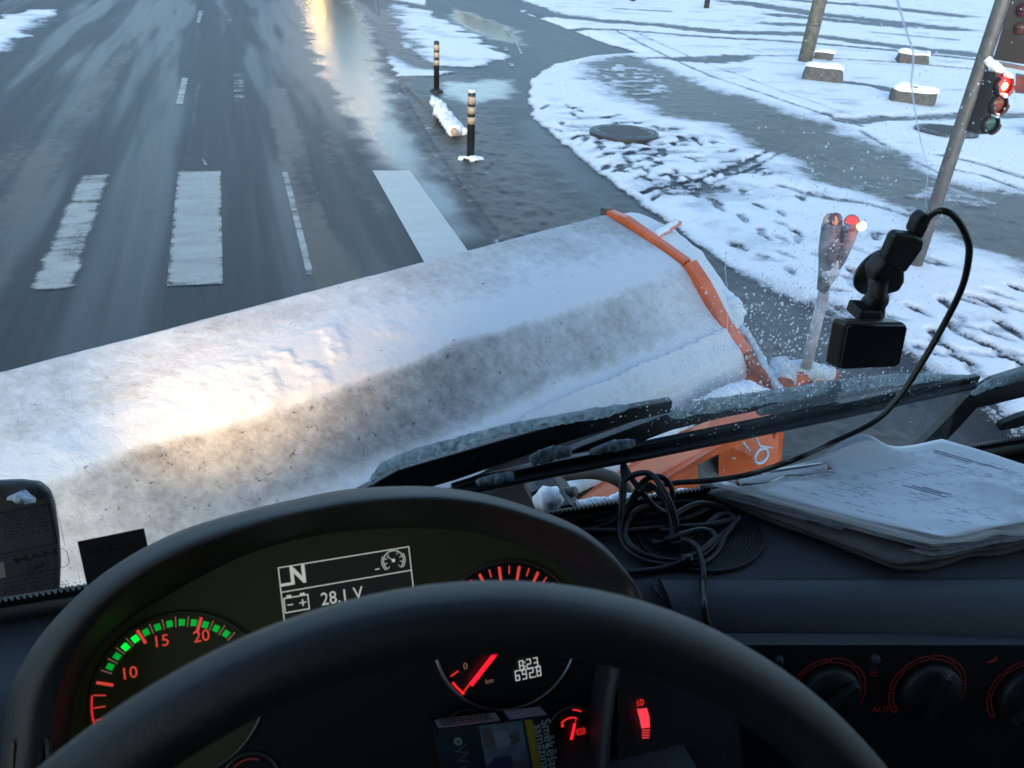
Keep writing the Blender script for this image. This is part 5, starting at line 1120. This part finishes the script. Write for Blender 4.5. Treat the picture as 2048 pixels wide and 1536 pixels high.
# dash camera
ctr = WS(1764, 560, -.006)
cam_t = thing('dash_camera', 'small black dash camera hanging from a suction mount on the glass', 'camera', WS(1740, 690, -.05))
MB().lathe([(.0265, 0), (.0265, .003), (.017, .009), (.012, .012)], WS(1757, 545, -.001), UX*1.0, WU*-1, 28).build('suction_cup', M['cam'], cam_t, True)
K = lambda x, y, o=-.03: WS(x, y, o)
def kprism(px, o, th, name, m, bev=.0015):
    ob = MB().prism([K(x, y, o) for x, y in px], WN*th).build(name, m, cam_t); b = ob.modifiers.new('b', 'BEVEL'); b.width = bev; b.segments = 3; return ob
kprism([(1790, 475), (1800, 468), (1832, 472), (1850, 482), (1846, 500), (1812, 547), (1780, 530), (1770, 520)], -.035, .012, 'mount_arm', M['cam'], .003)
kprism([(1838, 440), (1855, 428), (1867, 436), (1862, 448), (1846, 480), (1826, 470)], -.032, .014, 'cable_plug', M['cam'], .003)
kprism([(1775, 520), (1800, 530), (1812, 545), (1812, 565), (1800, 585), (1775, 592), (1755, 580), (1750, 550)], -.032, .02, 'pivot_lobe', M['cam'], .004)
q = K(1750, 603, -.03); MB().lathe([(.0085, -.008), (.0125, -.005), (.0125, .005), (.0085, .008)], q, UX, WU*-1, 20).build('ball_joint', M['cam'], cam_t, True)
q = K(1750, 575, -.025); MB().tube([K(1757, 560, -.03), K(1750, 635, -.03)], .009, 14).build('mount_stem', M['cam'], cam_t, True)
kprism([(1724, 622), (1765, 624), (1768, 646), (1716, 644)], -.042, .022, 'mount_foot', M['cam'], .002)
bpx = [(1678, 655), (1683, 645), (1692, 641), (1806, 644), (1814, 649), (1815, 657), (1799, 725), (1794, 733), (1785, 736), (1668, 740), (1660, 736), (1658, 727)]
body = [K(x, y, -.052) for x, y in [(1690, 652), (1697, 645), (1808, 645), (1815, 652), (1799, 726), (1790, 734), (1682, 739), (1675, 732)]]
cb = MB().prism(body, Vector((-.006, .013, 0))).build('camera_body', M['camside'], cam_t); b = cb.modifiers.new('b', 'BEVEL'); b.width = .003; b.segments = 3
MB().prism([p-WN*.0025 for p in [K(x, y, -.0525) for x, y in [(1693, 654), (1699, 649), (1806, 649), (1811, 654), (1796, 724), (1788, 730), (1685, 735), (1679, 730)]]], WN*.002).build('screen', M['screen'], cam_t)
# power cable: from the camera plug down the glass to the tangle on the dash
D_ = lambda x, y, hh=.003: Z(x, y, 1.802+hh)
pts = [K(1848, 447, -.03), K(1862, 430, -.032), K(1885, 421, -.04), K(1913, 437, -.045), K(1934, 475, -.05), K(1938, 510, -.05), K(1925, 572, -.05), K(1890, 645, -.05), K(1842, 728, -.055), K(1795, 798, -.06), K(1745, 845, -.06), K(1660, 886, -.06), K(1580, 922, -.07), D_(1500, 948, .055), D_(1420, 961, .05), D_(1350, 966, .04), D_(1300, 978, .03), D_(1260, 1000, .02), D_(1200, 1030, .006), D_(1150, 1052, .004), D_(1170, 1060, .004), D_(1230, 1040, .012), D_(1248, 985, .045), D_(1246, 930, .06), D_(1262, 955, .055), D_(1310, 1015, .03), D_(1350, 1030, .015), D_(1300, 1058, .005), D_(1200, 1062, .004), D_(1150, 1070, .003)]
cable = thing('power_cable', 'long black cable from the dash camera tangled on the dashboard', 'cable', D_(1330, 1060))
cb_ = spline(pts, 10); MB().tube(cb_, .0034, 8).build('lead', M['cord'], cable, True)
loops = [[(1165, 1072, .004), (1260, 1050, .006), (1360, 1040, .01), (1420, 1010, .012), (1350, 1005, .016), (1275, 1020, .02), (1250, 1070, .014), (1290, 1110, .008), (1380, 1120, .004), (1440, 1080, .006), (1470, 1040, .012), (1440, 1030, .014), (1380, 1075, .01), (1320, 1085, .01), (1300, 1080, .006)],
         [(1190, 1045, .004), (1270, 1030, .012), (1330, 1025, .018), (1345, 985, .04), (1325, 955, .055), (1290, 960, .05), (1262, 1000, .03), (1240, 1040, .02), (1248, 1090, .008), (1300, 1125, .004), (1390, 1128, .004), (1432, 1105, .004), (1455, 1060, .01), (1478, 1035, .014), (1470, 1045, .01)],
         [(1160, 1060, .012), (1240, 1062, .012), (1340, 1055, .014), (1420, 1050, .014), (1472, 1038, .014), (1440, 1070, .008), (1395, 1105, .010), (1370, 1120, .006)],
         [(1258, 1145, .004), (1330, 1135, .004), (1385, 1112, .012), (1430, 1075, .016), (1400, 1060, .018), (1330, 1080, .016)],
         [(1335, 1068, .008), (1362, 1078, .014), (1390, 1090, .016), (1403, 1120, .014), (1407, 1150, .010), (1405, 1165, .008), (1407, 1200, .522, 0), (1411, 1232, .510, 0), (1420, 1262, .504, 0), (1440, 1300, .500, 0)],
         [(1280, 985, .045), (1300, 970, .05), (1330, 1000, .04), (1345, 1050, .022), (1340, 1085, .012), (1365, 1085, .012)],
         [(1340, 1065, .012), (1352, 1030, .018), (1395, 1008, .02), (1440, 1012, .016), (1455, 1022, .012)],
         [(1240, 1075, .005), (1243, 1000, .04), (1250, 960, .055), (1300, 948, .062), (1340, 1005, .045), (1352, 1055, .022), (1320, 1062, .016)]]
for L in loops: MB().tube(spline([D_(*q) if len(q) == 3 else YY(q[0], q[1], q[2]+.0*q[3]) for q in L], 10), .0034, 8).build('loop', M['cord'], cable, True)
MB().tube([D_(1362, 1120, .010), D_(1385, 1118, .012)], .0065, 8).build('cable_tie', M['cord'], cable, True)

# pile of papers with clip, on a worn folder
PA0, PB0, PC0, PD0 = Z(1432, 968, 1.835), Z(1880, 890, 1.835), Z(2330, 1010, 1.835), Z(1868, 1082, 1.835)   # corners: near clip, far, right, front
papers = thing('paper_pile', 'thick pile of printed papers on a worn folder lying on the dashboard', 'papers', Z(1750, 1010, 1.81))
def sheet(c0, c1, c2, c3, zoff, seed, curl=0, name='sheet', m=None, th=0, wav=.004):
    nu, nv = 26, 26; v = []
    for i in range(nu+1):
        for j in range(nv+1):
            a, b = i/nu, j/nv; q = (c0.lerp(c1, a)).lerp(c3.lerp(c2, a), b); s = Vector((seed*1.7, 0, 0))
            zz = zoff + wav*mnoise.noise(q*9+s) + .35*wav*mnoise.noise(q*25+s) + .010*(b-.5)**2 - .016*max(0, b-.8)*5*abs(mnoise.noise(Vector((a*4, seed, 0))))
            if curl: zz += curl*math.exp(-((a-.58)/.13)**2)*max(0, 1-b/.22)**1.6
            v.append(q+UZ*zz)
    f = [(i*(nv+1)+j, (i+1)*(nv+1)+j, (i+1)*(nv+1)+j+1, i*(nv+1)+j+1) for i in range(nu) for j in range(nv)]
    o = MB().add(v, f).build(name, m or M['paper'], papers, True)
    if th: sm_ = o.modifiers.new('s', 'SOLIDIFY'); sm_.thickness = th; sm_.offset = -1
    return o, v
rp = random.Random(11)
def jit(p, s): return p + Vector((rp.uniform(-s, s), rp.uniform(-s, s), 0))
fo = [Z(1400, 985, 1.812), Z(1900, 905, 1.812), Z(2330, 1040, 1.812), Z(1800, 1138, 1.812)]
sheet(*fo, -.004, 1, 0, 'folder_cover', M['folder'], .004, .004); sheet(*[jit(p, .006) for p in fo], .004, 2, 0, 'folder_cover', M['folder'], .003, .006)
def down(c, z): return [Z(*c_, z) for c_ in c]
for k in range(9):
    z = -.018 + k*.0021; cs = [jit(p + (p-(PA0+PC0)/2)*(.03-.003*k), .004) for p in (PA0, PB0, PC0, PD0)]
    sheet(*cs, z, 10+k, 0, 'sheet', M['paper_edge'] if k < 5 else M['paper'], .0012, .005)
_, topv = sheet(PA0, PB0, PC0, PD0, .0035, 30, .034, 'top_sheet', M['paper'], .0006, .004)
def on_top(a, b, lift=.0008):
    i = min(max(a, 0), .999)*26; j = min(max(b, 0), .999)*26; i0, j0 = int(i), int(j); fi, fj = i-i0, j-j0; g_ = lambda x, y: topv[x*27+y]
    return (g_(i0, j0)*(1-fi)+g_(i0+1, j0)*fi)*(1-fj) + (g_(i0, j0+1)*(1-fi)+g_(i0+1, j0+1)*fi)*fj + UZ*lift
mbd, mbf = MB(), MB()
def pline(mb, a0, b0, a1, b1, wd):
    N = 10; L = [on_top(a0+(a1-a0)*k/N, b0+(b1-b0)*k/N) for k in range(N+1)]
    for p, q in zip(L, L[1:]):
        s = (q-p).normalized().cross(UZ)*wd*.5; mb.quad(p-s, q-s, q+s, p+s)
for r_ in range(34):                                    # printed lines run along the length of the sheet
    a = .06+.025*r_; b = .08
    if rp.random() < .12: continue
    if rp.random() < .4: pline(mbf, a, rp.uniform(.08, .2), a, rp.uniform(.5, .9), .0005)
    while b < .9:
        ln = rp.uniform(.01, .05); d = rp.random()
        if d < .62: pline(mbd if d < .22 else mbf, a+.010, b, a+.010, b+ln, .0010)
        b += ln + rp.choice((.008, .012, .05, .12))
for a, b0, b1 in ((.86, .1, .42), (.84, .12, .3), (.45, .42, .56), (.43, .4, .6), (.47, .45, .58)): pline(mbd, a, b0, a, b1, .0022)
for b in (.2, .34, .6, .78): pline(mbf, rp.uniform(.1, .3), b, rp.uniform(.6, .8), b, .0005)
mbd.build('print', M['ink'], papers); mbf.build('print', M['ink_faint'], papers)
c0, c1 = Z(1476, 966, 1.846), Z(1660, 937, 1.846); cxd = (c1-c0).normalized(); cyd = UZ.cross(cxd)
MB().tube([c0-cyd*.004, c0+cyd*.006+UZ*.004, c1+cyd*.006+UZ*.004, c1-cyd*.004], .0018, 8).build('clip', M['metal'], papers, True)
MB().tube(spline([c0-cyd*.004, c0.lerp(c1, .3)-cyd*.006, c0.lerp(c1, .5)+cyd*.0, c0.lerp(c1, .68)-cyd*.004, c1-cyd*.004], 6), .0016, 8).build('clip', M['metal'], papers, True)
for q in (c0, c1): MB().tube([q+cyd*.003, q-cyd*.002], .0024, 8).build('clip_tip', M['redtip'], papers, True)
# crumpled clear wrapper
wp0 = Z(2040, 985, 1.855); v = []; f = []
for i in range(25):
    for j in range(17):
        q = wp0 + RGT*((i/24-.35)*.13) + UY*((j/16-.5)*.09); e_ = 1-max(abs(i/24-.5), abs(j/16-.5))*2
        q.z = 1.845 + .014*e_**.5*(.6+mnoise.noise(q*28)+.6*mnoise.noise(q*60)); v.append(q)
f = [(i*17+j, (i+1)*17+j, (i+1)*17+j+1, i*17+j+1) for i in range(24) for j in range(16)]
def film_mat():
    m = bpy.data.materials.new('clear_film'); m.use_nodes = True; t = m.node_tree; b = t.nodes['Principled BSDF']; b.inputs['Base Color'].default_value = (.8, .83, .86, 1); b.inputs['Roughness'].default_value = .25; b.inputs['Alpha'].default_value = .35; return m
tag(MB().add(v, f).build('plastic_wrapper', film_mat(), None, True), 'crumpled clear plastic wrapper lying on the printed papers', 'wrapper')

# cigarette packet leaning on the cluster
KO = .035; kp = lambda x, y, o=0: CPX(x, y, KO+o)
o_ = kp(873, 1460); kx = (kp(1100, 1431)-o_); ky = -(CU*.055 + UX*-.004); dep = -CN*.022
pk = thing('cigarette_packet', 'dark cigarette packet with health warning, propped below the speedometer', 'cigarette packet', o_+kx*.5+ky)
MB().prism([o_, o_+kx, o_+kx+ky, o_+ky], dep).build('box', M['pack_blue'], pk)
kxn, kyn = kx.normalized(), ky.normalized(); L_ = kx.length
def kq(a, b, c, d, m, name, off=.0005):   # a..c along the length 0..1, b..d down in metres
    n_ = CN*off; return MB().quad(o_+kx*a+kyn*d+n_, o_+kx*c+kyn*d+n_, o_+kx*c+kyn*b+n_, o_+kx*a+kyn*b+n_).build(name, m, pk)
kq(.36, .001, .74, .055, M['pack_photo'], 'photo_print'); kq(.765, .001, .835, .055, M['pack_yellow'], 'yellow_stripe'); kq(.84, .001, .998, .055, M['pack_black'], 'warning_panel')
def kpoly(L, m, off=.0008): return MB().add([o_+kx*a+kyn*b+CN*off for a, b in L], [tuple(range(len(L)))[::-1]]).build('photo_shape', m, pk)
kpoly([(.37, .004), (.45, .002), (.47, .014), (.44, .020), (.38, .018)], M['pack_skin']); kpoly([(.47, .008), (.56, .006), (.63, .012), (.60, .020), (.48, .022)], M['pack_pale']); kpoly([(.60, .012), (.68, .010), (.69, .016), (.63, .020)], M['pack_skin'])
kpoly([(.37, .034), (.45, .028), (.58, .028), (.62, .04), (.60, .055), (.37, .055)], M['pack_cloth'], .001); kpoly([(.58, .036), (.70, .032), (.72, .055), (.58, .055)], M['pack_skin'], .0012)
text('Smēķēšana', .0112, o_+kx*.945+kyn*.027+CN*.001, kyn, kxn, M['pack_text'], 'lettering', pk, sx=.95); text('samazina aug', .0112, o_+kx*.875+kyn*.033+CN*.001, kyn, kxn, M['pack_text'], 'lettering', pk, sx=.95)
text('Winston', .016, o_+kx*.17+kyn*.042+CN*.001, kyn, kxn, mat('pack_faint_lettering', (.05, .07, .09), .4), 'lettering', pk)
mb = MB(); mb.disc(o_+kx*.16+kyn*.011+CN*.001, kxn, -kyn, .0034, 18); mb.build('emblem', M['pack_teal'], pk); MB().add([o_+kx*.16+kyn*.011+CN*.0014+kxn*a+kyn*b for a, b in ((-.0016, -.001), (.0016, -.001), (0, .002))], [(0, 1, 2)]).build('emblem_mark', M['pack_blue'], pk)
up_ = dep.normalized(); tn = -kyn
def tq(a, b, c, d, m, name): return MB().quad(o_+kx*a+dep*b+tn*.0005, o_+kx*c+dep*b+tn*.0005, o_+kx*c+dep*d+tn*.0005, o_+kx*a+dep*d+tn*.0005).build(name, m, pk)
tq(.02, .08, .56, .92, M['pack_white'], 'side_label'); tq(.64, .05, .98, .95, M['pack_white'], 'side_label')
mb = MB()
for k in range(3):
    a = .06
    while a < .5:
        l_ = rp.uniform(.02, .06); mb.quad(*[o_+kx*x_+dep*y_+tn*.001 for x_, y_ in ((a, .22+k*.22), (a+l_, .22+k*.22), (a+l_, .34+k*.22), (a, .34+k*.22))]); a += l_+.012
mb.build('small_print', M['pack_black'], pk)['kind'] = 'stuff'
